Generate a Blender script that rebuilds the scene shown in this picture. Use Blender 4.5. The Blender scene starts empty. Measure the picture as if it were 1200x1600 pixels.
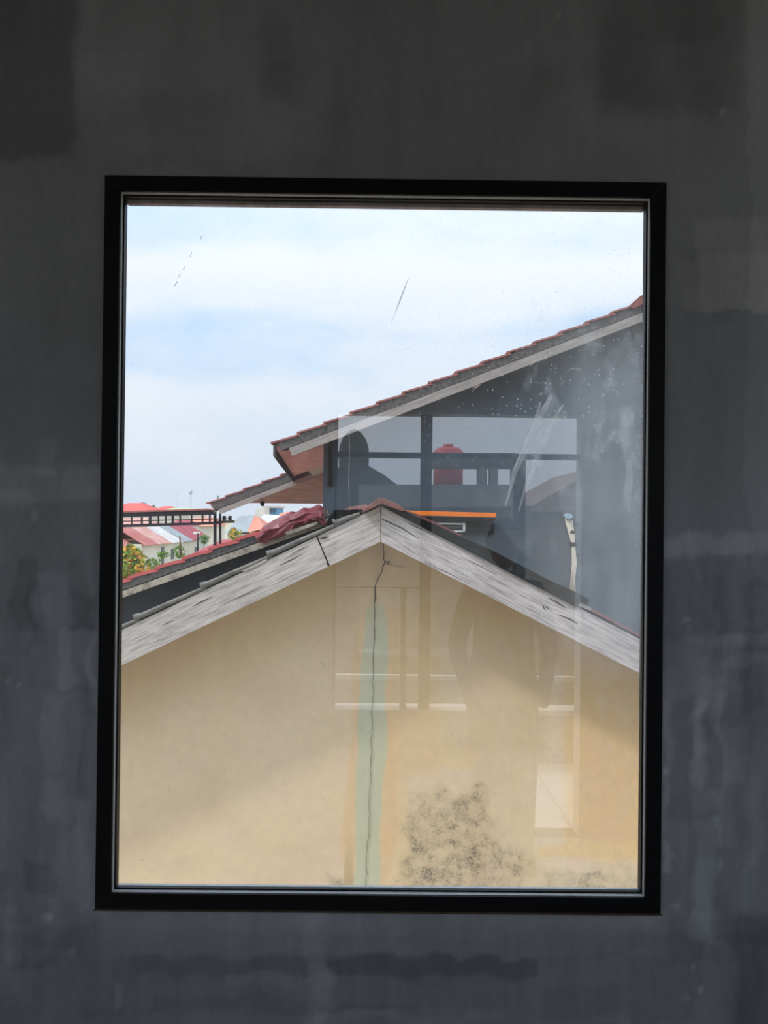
import bpy, bmesh, math, random
import numpy as np
from mathutils import Vector, Matrix, Euler

# ------------------------------------------------------------------ camera
D = 1.64                                    # camera to the inner face of the window wall
CAM = Vector((0.0, -D, 1.6))
YAW, PITCH, ROLL = 0.00475, 0.00714, 0.01089
F = 1200.0                                  # focal length in pixels of the 1200 x 1600 frame
fw = Vector((math.sin(YAW)*math.cos(PITCH), math.cos(YAW)*math.cos(PITCH), math.sin(PITCH)))
rt0 = Vector((math.cos(YAW), -math.sin(YAW), 0)); up0 = rt0.cross(fw)
RT = rt0*math.cos(ROLL) + up0*math.sin(ROLL); UP = up0*math.cos(ROLL) - rt0*math.sin(ROLL)
scene = bpy.context.scene
C = scene.collection
cd = bpy.data.cameras.new('camera'); cam = bpy.data.objects.new('camera', cd); C.objects.link(cam)
cd.sensor_fit = 'HORIZONTAL'; cd.sensor_width = 36; cd.lens = 36*F/1200; cd.clip_start = 0.02; cd.clip_end = 2000
cam.matrix_world = Matrix(((RT.x, UP.x, -fw.x, CAM.x), (RT.y, UP.y, -fw.y, CAM.y), (RT.z, UP.z, -fw.z, CAM.z), (0, 0, 0, 1)))
scene.camera = cam
scene.view_settings.view_transform = 'Standard'; scene.view_settings.look = 'None'
scene.view_settings.gamma = 1; scene.view_settings.use_curve_mapping = False
scene.view_settings.exposure = 0.0
scene.cycles.use_denoising = True
scene.cycles.max_bounces = 10; scene.cycles.diffuse_bounces = 5; scene.cycles.transparent_max_bounces = 12

def lin(c):
    c /= 255.0
    return c/12.92 if c <= .04045 else ((c+.055)/1.055)**2.4
def S(r, g, b): return (lin(r), lin(g), lin(b), 1.0)

# ------------------------------------------------------------------ sky
SKY = 1.24
world = bpy.data.worlds.new('sky'); scene.world = world; world.use_nodes = True
nt = world.node_tree; nt.nodes.clear()
def N(t, typ, **kw):
    n = t.nodes.new(typ)
    for k, v in kw.items():
        if k.startswith('in_'): n.inputs[k[3:].replace('_', ' ')].default_value = v
        else: setattr(n, k, v)
    return n
def ramp(t, pts, interp='LINEAR'):
    r = t.nodes.new('ShaderNodeValToRGB'); e = r.color_ramp; e.interpolation = interp
    while len(e.elements) < len(pts): e.elements.new(0.5)
    for el, (p, c) in zip(e.elements, pts):
        el.position = p; el.color = c if len(c) == 4 else (*c, 1)
    return r
def math_n(t, op, a=None, b=None, clamp=False):
    m = t.nodes.new('ShaderNodeMath'); m.operation = op; m.use_clamp = clamp
    for i, v in enumerate((a, b)):
        if v is None: continue
        if isinstance(v, (int, float)): m.inputs[i].default_value = v
        else: t.links.new(v, m.inputs[i])
    return m.outputs[0]
def mixc(t, fac, a, b, blend='MIX'):
    m = t.nodes.new('ShaderNodeMix'); m.data_type = 'RGBA'; m.blend_type = blend
    for sock, v in ((m.inputs[0], fac), (m.inputs[6], a), (m.inputs[7], b)):
        if hasattr(v, 'is_output'): t.links.new(v, sock)
        else: sock.default_value = v
    return m.outputs[2]
tc = N(nt, 'ShaderNodeTexCoord')
mp = N(nt, 'ShaderNodeMapping'); mp.inputs['Scale'].default_value = (2.2, 2.2, 9.0); mp.inputs['Location'].default_value = (3.1, 0.4, 1.7)
nt.links.new(tc.outputs['Generated'], mp.inputs[0])
cn = N(nt, 'ShaderNodeTexNoise', in_Scale=1.0, in_Detail=6.0, in_Roughness=0.55); nt.links.new(mp.outputs[0], cn.inputs['Vector'])
sx = N(nt, 'ShaderNodeSeparateXYZ'); nt.links.new(tc.outputs['Generated'], sx.inputs[0])
elev = math_n(nt, 'ADD', sx.outputs[2], math_n(nt, 'MULTIPLY', math_n(nt, 'SUBTRACT', cn.outputs[0], 0.5), 0.10))
g = lambda v: (v, v, v, 1)
bands = ramp(nt, [(0.0, g(.40)), (.10, g(.30)), (.155, g(.22)), (.185, g(.62)), (.235, g(.66)), (.262, g(.18)), (.30, g(.06)), (.335, g(.45)), (.38, g(.62)), (.50, g(.30)), (.62, g(.55)), (1.0, g(.35))], 'EASE')
nt.links.new(elev, bands.inputs[0])
cl2 = N(nt, 'ShaderNodeTexNoise', in_Scale=3.2, in_Detail=5.0, in_Roughness=0.6)
mp2 = N(nt, 'ShaderNodeMapping'); mp2.inputs['Scale'].default_value = (1, 1, 2.2); mp2.inputs['Location'].default_value = (0.35, 0.0, 0.2)
nt.links.new(tc.outputs['Generated'], mp2.inputs[0]); nt.links.new(mp2.outputs[0], cl2.inputs['Vector'])
cover = ramp(nt, [(.36, g(1.15)), (.62, g(.35))]); nt.links.new(cl2.outputs[0], cover.inputs[0])
blue = math_n(nt, 'MULTIPLY', bands.outputs[0], cover.outputs[0], True)
skyc = mixc(nt, blue, (0.90, 0.935, 1.0, 1), (0.44, 0.70, 1.0, 1))
haze = ramp(nt, [(0.0, g(1)), (.16, g(0))]); nt.links.new(sx.outputs[2], haze.inputs[0])
skyc = mixc(nt, math_n(nt, 'MULTIPLY', haze.outputs[0], .75), skyc, (0.73, 0.80, 0.93, 1))
# overcast luminance law over the whole dome: brighter towards the zenith
lum = math_n(nt, 'MULTIPLY', math_n(nt, 'ADD', math_n(nt, 'MULTIPLY', math_n(nt, 'POWER', math_n(nt, 'MAXIMUM', sx.outputs[2], 0.0), 2.0), 1.5), 1.0), SKY)
bg = N(nt, 'ShaderNodeBackground'); nt.links.new(skyc, bg.inputs[0]); nt.links.new(lum, bg.inputs['Strength'])
wo = N(nt, 'ShaderNodeOutputWorld'); nt.links.new(bg.outputs[0], wo.inputs[0])

# ------------------------------------------------------------------ sun (hazy, from the upper left behind the viewer)
sd = bpy.data.lights.new('sun', 'SUN'); sun = bpy.data.objects.new('sun', sd); C.objects.link(sun)
sd.energy = 2.2; sd.angle = math.radians(3.2); sd.color = (1.0, 0.93, 0.82)
sun.rotation_euler = Vector((0.75, 0.34, -0.87)).to_track_quat('-Z', 'Y').to_euler()

# ------------------------------------------------------------------ helpers
def ray(px, py): return fw*F + RT*(px-600) + UP*(800-py)
def W(px, py, d):                            # the world point seen at a pixel, d metres ahead of the camera
    r = ray(px, py); return CAM + r*(d/r.y)
YG = 0.022                                   # glass plane
def MR(px, py, d):                           # the real point whose mirror image in the pane is seen there
    p = W(px, py, d); return Vector((p.x, 2*YG-p.y, p.z))
def ground_at(px, py, z):                    # where a pixel's ray meets a height
    r = ray(px, py); return CAM + r*((z-CAM.z)/r.z)
def to_px(P):
    q = P - np.array(CAM); w = q @ np.array(fw)
    return 600 + F*(q @ np.array(RT))/w, 800 - F*(q @ np.array(UP))/w

def link(name, me, mat, parent=None, smooth=False):
    o = bpy.data.objects.new(name, me); C.objects.link(o)
    if mat is not None and not me.materials: me.materials.append(mat)
    if smooth:
        for p in me.polygons: p.use_smooth = True
    if parent is not None:
        o.parent = parent
        M = parent.matrix_basis.copy()
        pp = parent.parent
        if pp is not None: M = pp.matrix_basis @ parent.matrix_parent_inverse @ M
        o.matrix_parent_inverse = M.inverted()
    return o
def mesh(name, verts, faces, mat, parent=None, smooth=False):
    me = bpy.data.meshes.new(name); me.from_pydata([tuple(v) for v in verts], [], faces); me.update()
    bm = bmesh.new(); bm.from_mesh(me); bmesh.ops.recalc_face_normals(bm, faces=bm.faces); bm.to_mesh(me); bm.free()
    return link(name, me, mat, parent, smooth)
def thing(name, label, cat, loc, group=None):
    o = bpy.data.objects.new(name, None); C.objects.link(o); o.location = loc; o.empty_display_size = .1
    o['label'] = label; o['category'] = cat
    if group: o['group'] = group
    return o
def tag(o, label, cat, group=None):
    o['label'] = label; o['category'] = cat
    if group: o['group'] = group
    return o
def struct(o, label=None, cat=None):
    o['kind'] = 'structure'
    if label: o['label'] = label
    if cat: o['category'] = cat
    return o
def extrude(name, pts, vec, mat, parent=None, bevel=0):
    """polygon (list of Vector) pushed along vec"""
    n = len(pts); v = list(pts) + [p+vec for p in pts]
    f = [list(range(n)), list(range(2*n-1, n-1, -1))] + [[i, (i+1) % n, n+(i+1) % n, n+i] for i in range(n)]
    o = mesh(name, v, f, mat, parent)
    if bevel:
        b = o.modifiers.new('bevel', 'BEVEL'); b.width = bevel; b.segments = 2; b.limit_method = 'ANGLE'
    return o
def prism(name, pxs, d, depth, mat, parent=None, bevel=0):
    """outline given by pixels at distance d, real thickness depth away from the camera"""
    return extrude(name, [W(x, y, d) for x, y in pxs], Vector((0, depth, 0)), mat, parent, bevel)
def rprism(name, pxs, d, depth, mat, parent=None, bevel=0):
    return extrude(name, [MR(x, y, d) for x, y in pxs], Vector((0, -depth, 0)), mat, parent, bevel)
def box(name, lo, hi, mat, parent=None, bevel=0):
    x0, y0, z0 = lo; x1, y1, z1 = hi
    return extrude(name, [Vector(p) for p in ((x0, y0, z0), (x1, y0, z0), (x1, y0, z1), (x0, y0, z1))], Vector((0, y1-y0, 0)), mat, parent, bevel)
def tube(name, pts, rad, mat, parent=None, seg=8, cap=True):
    pts = [Vector(p) for p in pts]; rads = rad if isinstance(rad, (list, tuple)) else [rad]*len(pts)
    v = []; f = []
    for i, p in enumerate(pts):
        t = (pts[min(i+1, len(pts)-1)] - pts[max(i-1, 0)]).normalized()
        a = t.orthogonal().normalized() if i == 0 else (a - t*a.dot(t)).normalized()
        b = t.cross(a)
        for k in range(seg):
            an = 2*math.pi*k/seg; v.append(p + (a*math.cos(an)+b*math.sin(an))*rads[i])
    for i in range(len(pts)-1):
        for k in range(seg): f.append([i*seg+k, i*seg+(k+1) % seg, (i+1)*seg+(k+1) % seg, (i+1)*seg+k])
    if cap: f += [list(range(seg))[::-1], list(range((len(pts)-1)*seg, len(pts)*seg))]
    return mesh(name, v, f, mat, parent, True)

# ------------------------------------------------------------------ materials
def new_mat(name):
    m = bpy.data.materials.new(name); m.use_nodes = True; t = m.node_tree
    return m, t, t.nodes['Principled BSDF']
def mat(name, col, rough=.85, var=.25, scale=6, spec=.3, stretch=(1, 1, 1), bump=0, col2=None, metallic=0, thr=(.35, .65), rot=0):
    m, t, p = new_mat(name)
    tcn = N(t, 'ShaderNodeTexCoord'); src = tcn.outputs['Object']
    if rot:
        vr = N(t, 'ShaderNodeVectorRotate'); vr.rotation_type = 'Y_AXIS'; vr.inputs['Angle'].default_value = rot
        t.links.new(src, vr.inputs['Vector']); src = vr.outputs[0]
    mpn = N(t, 'ShaderNodeMapping'); mpn.inputs['Scale'].default_value = stretch; t.links.new(src, mpn.inputs[0])
    nz = N(t, 'ShaderNodeTexNoise', in_Scale=float(scale), in_Detail=6.0, in_Roughness=.6); t.links.new(mpn.outputs[0], nz.inputs['Vector'])
    c2 = col2 or tuple(c*(1-var) for c in col[:3]) + (1,)
    r = ramp(t, [(thr[0], c2), (thr[1], col)]); t.links.new(nz.outputs[0], r.inputs[0]); t.links.new(r.outputs[0], p.inputs['Base Color'])
    p.inputs['Roughness'].default_value = rough; p.inputs['Specular IOR Level'].default_value = spec; p.inputs['Metallic'].default_value = metallic
    if bump:
        b = N(t, 'ShaderNodeBump', in_Strength=bump, in_Distance=.01); t.links.new(nz.outputs[0], b.inputs['Height']); t.links.new(b.outputs[0], p.inputs['Normal'])
    return m
def wood_mat(name, angle, light, mid, dark, fine=70):
    """weathered paint flaking off grey planks, grain running along the board"""
    m, t, p = new_mat(name)
    tcn = N(t, 'ShaderNodeTexCoord'); vr = N(t, 'ShaderNodeVectorRotate'); vr.rotation_type = 'Y_AXIS'; vr.inputs['Angle'].default_value = angle
    t.links.new(tcn.outputs['Object'], vr.inputs['Vector'])
    def layer(sc, scale, detail):
        mpn = N(t, 'ShaderNodeMapping'); mpn.inputs['Scale'].default_value = sc; t.links.new(vr.outputs[0], mpn.inputs[0])
        nz = N(t, 'ShaderNodeTexNoise', in_Scale=float(scale), in_Detail=detail, in_Roughness=.65); t.links.new(mpn.outputs[0], nz.inputs['Vector']); return nz.outputs[0]
    a = layer((.55, 1, 8), 15*fine/70, 9.0); b = layer((.4, 1, 13), fine/4.5, 6.0); c = layer((1, 1, 2.5), 2.2, 4.0)
    r1 = ramp(t, [(.36, mid), (.58, light)]); t.links.new(a, r1.inputs[0])
    r2 = ramp(t, [(.32, g(1)), (.42, g(0))]); t.links.new(b, r2.inputs[0])
    col = mixc(t, math_n(t, 'MULTIPLY', r2.outputs[0], .75), r1.outputs[0], dark)
    r3 = ramp(t, [(.3, g(.80)), (.7, g(1.08))]); t.links.new(c, r3.inputs[0])
    col = mixc(t, 1.0, col, r3.outputs[0], 'MULTIPLY')
    t.links.new(col, p.inputs['Base Color']); p.inputs['Roughness'].default_value = .85; p.inputs['Specular IOR Level'].default_value = .2
    bp = N(t, 'ShaderNodeBump', in_Strength=.35, in_Distance=.004); t.links.new(a, bp.inputs['Height']); t.links.new(bp.outputs[0], p.inputs['Normal'])
    return m
def paint_mat(name, rough=.85, scale=40, amount=.16, stretch=(1, 1, 1), spec=.25, bump=.15, mould=False):
    """colour from the wall's own pigment attribute, with fine grain"""
    m, t, p = new_mat(name)
    at = N(t, 'ShaderNodeAttribute'); at.attribute_name = 'pigment'
    tcn = N(t, 'ShaderNodeTexCoord'); mpn = N(t, 'ShaderNodeMapping'); mpn.inputs['Scale'].default_value = stretch; t.links.new(tcn.outputs['Object'], mpn.inputs[0])
    nz = N(t, 'ShaderNodeTexNoise', in_Scale=float(scale), in_Detail=7.0, in_Roughness=.65); t.links.new(mpn.outputs[0], nz.inputs['Vector'])
    r = ramp(t, [(.3, g(1-amount)), (.7, g(1+amount))]); t.links.new(nz.outputs[0], r.inputs[0])
    col = mixc(t, 1.0, at.outputs['Color'], r.outputs[0], 'MULTIPLY')
    if mould:                                # fine specks of mould where the wall carries them
        ma = N(t, 'ShaderNodeAttribute'); ma.attribute_name = 'mould'
        n2 = N(t, 'ShaderNodeTexNoise', in_Scale=120.0, in_Detail=8.0, in_Roughness=.75); t.links.new(tcn.outputs['Object'], n2.inputs['Vector'])
        n3 = N(t, 'ShaderNodeTexNoise', in_Scale=13.0, in_Detail=7.0, in_Roughness=.7); t.links.new(tcn.outputs['Object'], n3.inputs['Vector'])
        r2 = ramp(t, [(.40, g(.06)), (.66, g(1))]); t.links.new(n2.outputs[0], r2.inputs[0])
        r3 = ramp(t, [(.42, g(.05)), (.62, g(1))]); t.links.new(n3.outputs[0], r3.inputs[0])
        fac = math_n(t, 'MULTIPLY', math_n(t, 'MULTIPLY', r2.outputs[0], r3.outputs[0]), math_n(t, 'MULTIPLY', ma.outputs['Fac'], 1.35), True)
        col = mixc(t, fac, col, S(104, 96, 88))
    t.links.new(col, p.inputs['Base Color'])
    p.inputs['Roughness'].default_value = rough; p.inputs['Specular IOR Level'].default_value = spec
    b = N(t, 'ShaderNodeBump', in_Strength=bump, in_Distance=.003); t.links.new(nz.outputs[0], b.inputs['Height']); t.links.new(b.outputs[0], p.inputs['Normal'])
    return m

rng = np.random.RandomState(7)
_tab = rng.rand(256, 256)
def vnoise(x, y):
    xi = np.floor(x).astype(int); yi = np.floor(y).astype(int); fx = x-xi; fy = y-yi
    fx = fx*fx*(3-2*fx); fy = fy*fy*(3-2*fy)
    t = lambda a, b: _tab[a % 256, b % 256]
    return (t(xi, yi)*(1-fx)+t(xi+1, yi)*fx)*(1-fy) + (t(xi, yi+1)*(1-fx)+t(xi+1, yi+1)*fx)*fy
def fbm(x, y, o=4):
    s = 0; a = .5; n = 0
    for k in range(o):
        s = s + a*vnoise(x*2**k+17*k, y*2**k+31*k); n += a; a *= .5
    return s/n
def sst(a, b, x):
    t = np.clip((x-a)/(b-a), 0, 1); return t*t*(3-2*t)
def set_pigment(o, rgb):
    at = o.data.color_attributes.new('pigment', 'FLOAT_COLOR', 'POINT')
    at.data.foreach_set('color', np.concatenate([rgb, np.ones((len(rgb), 1))], 1).astype(np.float32).ravel())

M = {}
M['plaster'] = mat('room_plaster', (.38, .385, .40, 1), .9, .2, 4)
M['floor'] = mat('room_floor_screed', (.26, .26, .265, 1), .6, .25, 3)
M['black'] = mat('black_aluminium', (.0045, .0045, .005, 1), .42, .2, 30, spec=.22)
M['gasket'] = mat('grey_glazing_gasket', (.45, .465, .48, 1), .5, .2, 30, spec=.4)
M['sealant'] = mat('brown_sealant', (.10, .075, .045, 1), .8, .4, 25)
M['lip'] = mat('pale_head_lip', (.33, .27, .28, 1), .8, .4, 14, stretch=(3, 1, 1))
M['edge'] = mat('pale_plaster_edge', (.26, .25, .24, 1), .9, .3, 20)

# ================================================================== THE ROOM
CX, CZ, WW, WH = .0048, 1.6-.0561, 1.1997, 1.5586
wx0, wx1, wz0, wz1 = CX-WW/2, CX+WW/2, CZ-WH/2, CZ+WH/2
RX0, RX1, RZ1 = -2.0, 2.2, 3.0
TH = .10
YB = MR(700, 900, 3.87).y                    # inner face of the rear wall

def front_wall():
    ax = lambda lo, hi, st: list(np.linspace(lo, hi, max(2, int(round((hi-lo)/st))+1)))
    xs = ax(RX0, -.95, .1)[:-1] + ax(-.95, wx0, .008)[:-1] + ax(wx0, wx1, .008)[:-1] + ax(wx1, .95, .008)[:-1] + ax(.95, RX1, .1)
    zs = ax(0, .4, .1)[:-1] + ax(.4, wz0, .008)[:-1] + ax(wz0, wz1, .008)[:-1] + ax(wz1, 2.8, .008)[:-1] + ax(2.8, RZ1, .1)
    nx, nz = len(xs), len(zs)
    V = [(x, 0, z) for z in zs for x in xs]; Fc = []
    for j in range(nz-1):
        for i in range(nx-1):
            cx, cz = (xs[i]+xs[i+1])/2, (zs[j]+zs[j+1])/2
            if wx0 < cx < wx1 and wz0 < cz < wz1: continue
            k = j*nx+i; Fc.append((k, k+1, k+nx+1, k+nx))
    b = len(V)
    V += [(x, y, z) for y in (0, TH) for (x, z) in ((wx0, wz0), (wx1, wz0), (wx1, wz1), (wx0, wz1))]
    V += [(x, TH, z) for (x, z) in ((RX0, 0), (RX1, 0), (RX1, RZ1), (RX0, RZ1))]
    for i in range(4):
        j = (i+1) % 4
        Fc.append((b+i, b+j, b+4+j, b+4+i)); Fc.append((b+4+i, b+4+j, b+8+j, b+8+i))
    me = bpy.data.meshes.new('wall_front'); me.from_pydata(V, [], Fc); me.update()
    o = link('wall_front', me, paint_mat('skim_cement', .82, 70, .07, (1, 1, .5), .22, .2))
    P = np.array(V); x, y = to_px(P)
    # pigment: neutral grey skim above, bluish brushed coats below
    warp = (fbm(x/45, y/45, 5)-.5)*34; warp2 = (fbm(x/40+9, y/50+5, 5)-.5)*34
    xx = x+warp; yy = y+warp2
    val = np.ones_like(x); cool = sst(600, 900, y + 120*(fbm(x/160, y/200)-.5))*.8
    val *= 1 + .25*cool
    val *= 1 + .16*(fbm(x/150, y/110)-.5) + .20*(fbm(x/28+3, y/160)-.5)
    val *= 1 + .14*(fbm(x/9+40, y/190)-.5)*sst(700, 900, y)
    def patch(x0, y0, x1, y1, dv, dc=0, e=5):
        nonlocal val, cool
        m = sst(x0-e, x0+e, xx)*(1-sst(x1-e, x1+e, xx))*sst(y0-e, y0+e, yy)*(1-sst(y1-e, y1+e, yy))
        val = val*(1+1.8*dv*m); cool = cool+dc*m
    # broad areas of skim
    patch(-80, -60, 120, 245, -.16, .1, 8); patch(120, -40, 345, 150, .07, -.3, 12); patch(355, -40, 520, 245, .05, -.1, 10)
    patch(1170, -40, 1300, 900, .10, 0, 3); patch(940, -40, 1168, 180, -.12, 0, 25)
    patch(-100, 725, 165, 780, .14, -.5, 4); patch(-100, 765, 60, 790, .10, -.5, 3); patch(55, 690, 90, 735, .12, -.4, 4)
    patch(1090, 345, 1300, 488, .13, -.3, 4); patch(1060, 400, 1300, 488, .08, -.2, 5); patch(1030, 488, 1300, 836, -.02, .5, 4)
    patch(1030, 836, 1300, 866, .16, -.4, 4); patch(1040, 870, 1110, 1000, -.10, .4, 4); patch(1120, 870, 1300, 990, -.06, .3, 4)
    patch(85, 985, 147, 1075, .20, -.35, 4); patch(20, 870, 55, 985, -.12, .3, 4); patch(60, 900, 108, 980, .10, 0, 4)
    patch(105, 930, 150, 985, -.08, .5, 4); patch(10, 1075, 130, 1210, .03, .3, 6)
    patch(1078, 990, 1200, 1010, .12, 0, 3); patch(1085, 1025, 1200, 1045, .11, 0, 3); patch(1085, 1050, 1130, 1125, .14, -.5, 5)
    patch(1078, 1100, 1098, 1230, .12, -.6, 3); patch(1036, 1100, 1046, 1370, .12, -.5, 2); patch(1030, 1240, 1045, 1370, .10, -.5, 2)
    patch(-100, 1440, 165, 1480, -.06, 0, 8); patch(150, 1430, 1050, 1494, .08, -.3, 6); patch(200, 1496, 480, 1525, -.10, .2, 4)
    patch(478, 1425, 512, 1640, .14, -.4, 6); patch(512, 1496, 845, 1528, -.16, .3, 4); patch(850, 1500, 985, 1545, .06, -.2, 3)
    patch(1150, 1430, 1300, 1640, -.16, .1, 10); patch(40, 1350, 85, 1400, -.12, 0, 4)
    r = random.Random(3)
    for k in range(130):                     # brushed strokes
        if r.random() < .72:
            x0 = r.choice([r.uniform(-60, 160), r.uniform(1030, 1250)]); y0 = r.uniform(800, 1500); w = r.uniform(8, 40); h = r.uniform(60, 220)
        else:
            x0 = r.uniform(0, 1150); y0 = r.uniform(1425, 1620); w = r.uniform(60, 260); h = r.uniform(6, 26)
        patch(x0, y0, x0+w, y0+h, r.uniform(-.09, .10), r.uniform(-.25, .35), 3)
    for k in range(50):
        x0 = r.uniform(-60, 1250); y0 = r.uniform(-60, 640); w = r.uniform(20, 140); h = r.uniform(20, 150)
        patch(x0, y0, x0+w, y0+h, r.uniform(-.06, .06), r.uniform(-.25, .25), 10)
    def dab(px, py, a, b2, dv):
        nonlocal val
        m = 1-sst(.6, 1.15, np.sqrt(((x-px)/a)**2+((y-py)/b2)**2)); val = val*(1+dv*m)
    for q in ((74, 1434, 8, 8, .45), (112, 1488, 6, 9, .45), (1083, 1512, 5, 8, .4), (1094, 1546, 6, 6, .5), (1072, 1560, 7, 6, .4), (1040, 1205, 6, 6, .5),
              (1073, 968, 5, 6, .5), (1076, 985, 5, 9, .3), (54, 806, 5, 12, .35), (1130, 174, 5, 6, .6), (1055, 1416, 10, 6, .3), (1127, 1353, 5, 10, .3),
              (12, 1062, 6, 4, .5), (30, 1070, 5, 3, .5), (185, 1555, 7, 26, .35), (872, 24, 3, 8, .4)): dab(*q)
    for k in range(9): dab(870-k*9, 30+k*9, 9, 8, .06)
    val = val*(1-.20*sst(1425, 1475, y + 40*(fbm(x/60, y/40)-.5)))
    cool = np.clip(cool, -.4, 1.2)[:, None]
    base = (1-cool)*np.array([.248, .246, .260]) + cool*np.array([.247, .252, .272])
    set_pigment(o, np.clip(base*val[:, None], .01, 1))
    struct(o, 'dark grey skimmed cement wall with brushed patches around the window', 'wall')
    return o
wall_front = front_wall()

def hole_wall(name, y0, y1, x0, x1, z0, z1, hx0, hx1, hz0, hz1, m):
    V = []; Fc = []
    for y in (y0, y1):
        V += [(x, y, z) for (x, z) in ((x0, z0), (x1, z0), (x1, z1), (x0, z1), (hx0, hz0), (hx1, hz0), (hx1, hz1), (hx0, hz1))]
    for i in range(4):
        j = (i+1) % 4
        Fc += [(i, j, 4+j, 4+i), (8+i, 8+j, 12+j, 12+i), (4+i, 4+j, 12+j, 12+i), (i, j, 8+j, 8+i)]
    return mesh(name, V, Fc, m)
DL, DR, DT = MR(520, 800, 3.87).x, MR(909, 800, 3.87).x, MR(715, 647, 3.87).z
struct(hole_wall('wall_back', YB, YB-.12, RX0-.12, RX1+.12, -.1, RZ1, DL, DR, 0.0, DT, M['plaster']), 'dark plastered rear wall with a tall glazed opening, seen reflected in the pane', 'wall')
def side_wall(name, xa, xb, lab, wn, wl, sill, hy0, hy1):
    """unseen side wall with a window opening added to light the room"""
    hz0, hz1 = sill, 2.85; V = []; Fc = []
    for x in (xa, xb): V += [(x, y, z) for (y, z) in ((YB, -.1), (TH, -.1), (TH, RZ1), (YB, RZ1), (hy0, hz0), (hy1, hz0), (hy1, hz1), (hy0, hz1))]
    for i in range(4):
        j = (i+1) % 4; Fc += [(i, j, 4+j, 4+i), (8+i, 8+j, 12+j, 12+i), (4+i, 4+j, 12+j, 12+i), (i, j, 8+j, 8+i)]
    struct(mesh(name, V, Fc, M['plaster']), lab, 'wall')
    w = bpy.data.objects.new(wn, None); C.objects.link(w); w.location = ((xa+xb)/2, (hy0+hy1)/2, hz0); struct(w, wl, 'window')  # opening added to brighten the front wall
    c = (xa+xb)/2
    for nm, lo, hi in (('frame_sill', (c-.03, hy0, hz0), (c+.03, hy1, hz0+.04)), ('frame_head', (c-.03, hy0, hz1-.04), (c+.03, hy1, hz1)), ('jamb', (c-.03, hy0, hz0), (c+.03, hy0+.04, hz1)), ('jamb', (c-.03, hy1-.04, hz0), (c+.03, hy1, hz1)), ('mullion', (c-.02, (hy0+hy1)/2-.02, hz0), (c+.02, (hy0+hy1)/2+.02, hz1))):
        box(nm, lo, hi, M['black'], w)
side_wall('wall_left', RX0-.12, RX0, 'grey plastered side wall of the room with an added window, left', 'added_window_2', 'unseen window opening added in the left side wall to light the room', .5, -2.05, -1.05)
side_wall('wall_right', RX1, RX1+.12, 'grey plastered side wall of the room with an added window, right', 'added_window_3', 'unseen window opening added in the right side wall to light the room', 1.3, -1.85, -.5)
struct(box('floor', (RX0, YB-.12, -.12), (RX1, TH, 0), M['floor']), 'grey cement floor of the room', 'floor')
struct(box('ceiling', (RX0-.12, YB-.12, RZ1), (RX1+.12, TH, RZ1+.12), M['plaster']), 'plain plastered ceiling of the room', 'ceiling')

# ---------------------------------------------------------------- window_1
win = bpy.data.objects.new('window_1', None); C.objects.link(win); win.location = (CX, 0, wz0)
win['kind'] = 'structure'; win['label'] = 'fixed black-framed window in the grey cement wall'; win['category'] = 'window'
FWD = .0335; YF = -.006; YK = .030
def mitre(name, side, a, b, y0, y1, m, bevel=.0012):
    """one frame member of a rectangular ring between inset a and inset b, mitred corners"""
    ox0, ox1, oz0, oz1 = wx0+a, wx1-a, wz0+a, wz1-a; ix0, ix1, iz0, iz1 = wx0+b, wx1-b, wz0+b, wz1-b
    q = {'bottom': [(ox0, oz0), (ox1, oz0), (ix1, iz0), (ix0, iz0)], 'top': [(ix0, iz1), (ix1, iz1), (ox1, oz1), (ox0, oz1)],
         'left': [(ox0, oz0), (ix0, iz0), (ix0, iz1), (ox0, oz1)], 'right': [(ix1, iz0), (ox1, oz0), (ox1, oz1), (ix1, iz1)]}[side]
    return extrude(name, [Vector((x, y0, z)) for x, z in q], Vector((0, y1-y0, 0)), m, win, bevel)
for s, nm in (('left', 'jamb'), ('right', 'jamb'), ('top', 'frame_head'), ('bottom', 'frame_sill')):
    mitre(nm, s, .0, FWD, YF, YK, M['black'])
    mitre('gasket', s, FWD-.0006, FWD+.0012, -.001, .0105, M['gasket'], 0)
    mitre('glazing_bead', s, FWD-.001, FWD+.0046, .0105, .019, M['black'], 0)
    mitre('outer_bead', s, FWD-.001, FWD+.0026, .0255, .034, M['gasket'] if s == 'bottom' else M['black'], 0)  # bottom bead coloured pale for the outside light it would catch
mitre('sealant_line', 'bottom', -.006, .0, -.002, .004, M['sealant'], 0)
mitre('sealant_line', 'top', -.0025, .0, -.001, .004, M['edge'], 0)
mitre('sealant_line', 'left', -.002, .0, -.001, .004, M['edge'], 0)
mitre('sealant_line', 'right', -.0025, .0, -.001, .004, M['edge'], 0)
ol = box('head_lip', (wx0+FWD, .036, wz1-FWD-.0095), (wx1-FWD, .050, wz1-FWD+.004), M['lip'], win); ol['label'] = 'pale weathered lip outside the window head'
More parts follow.
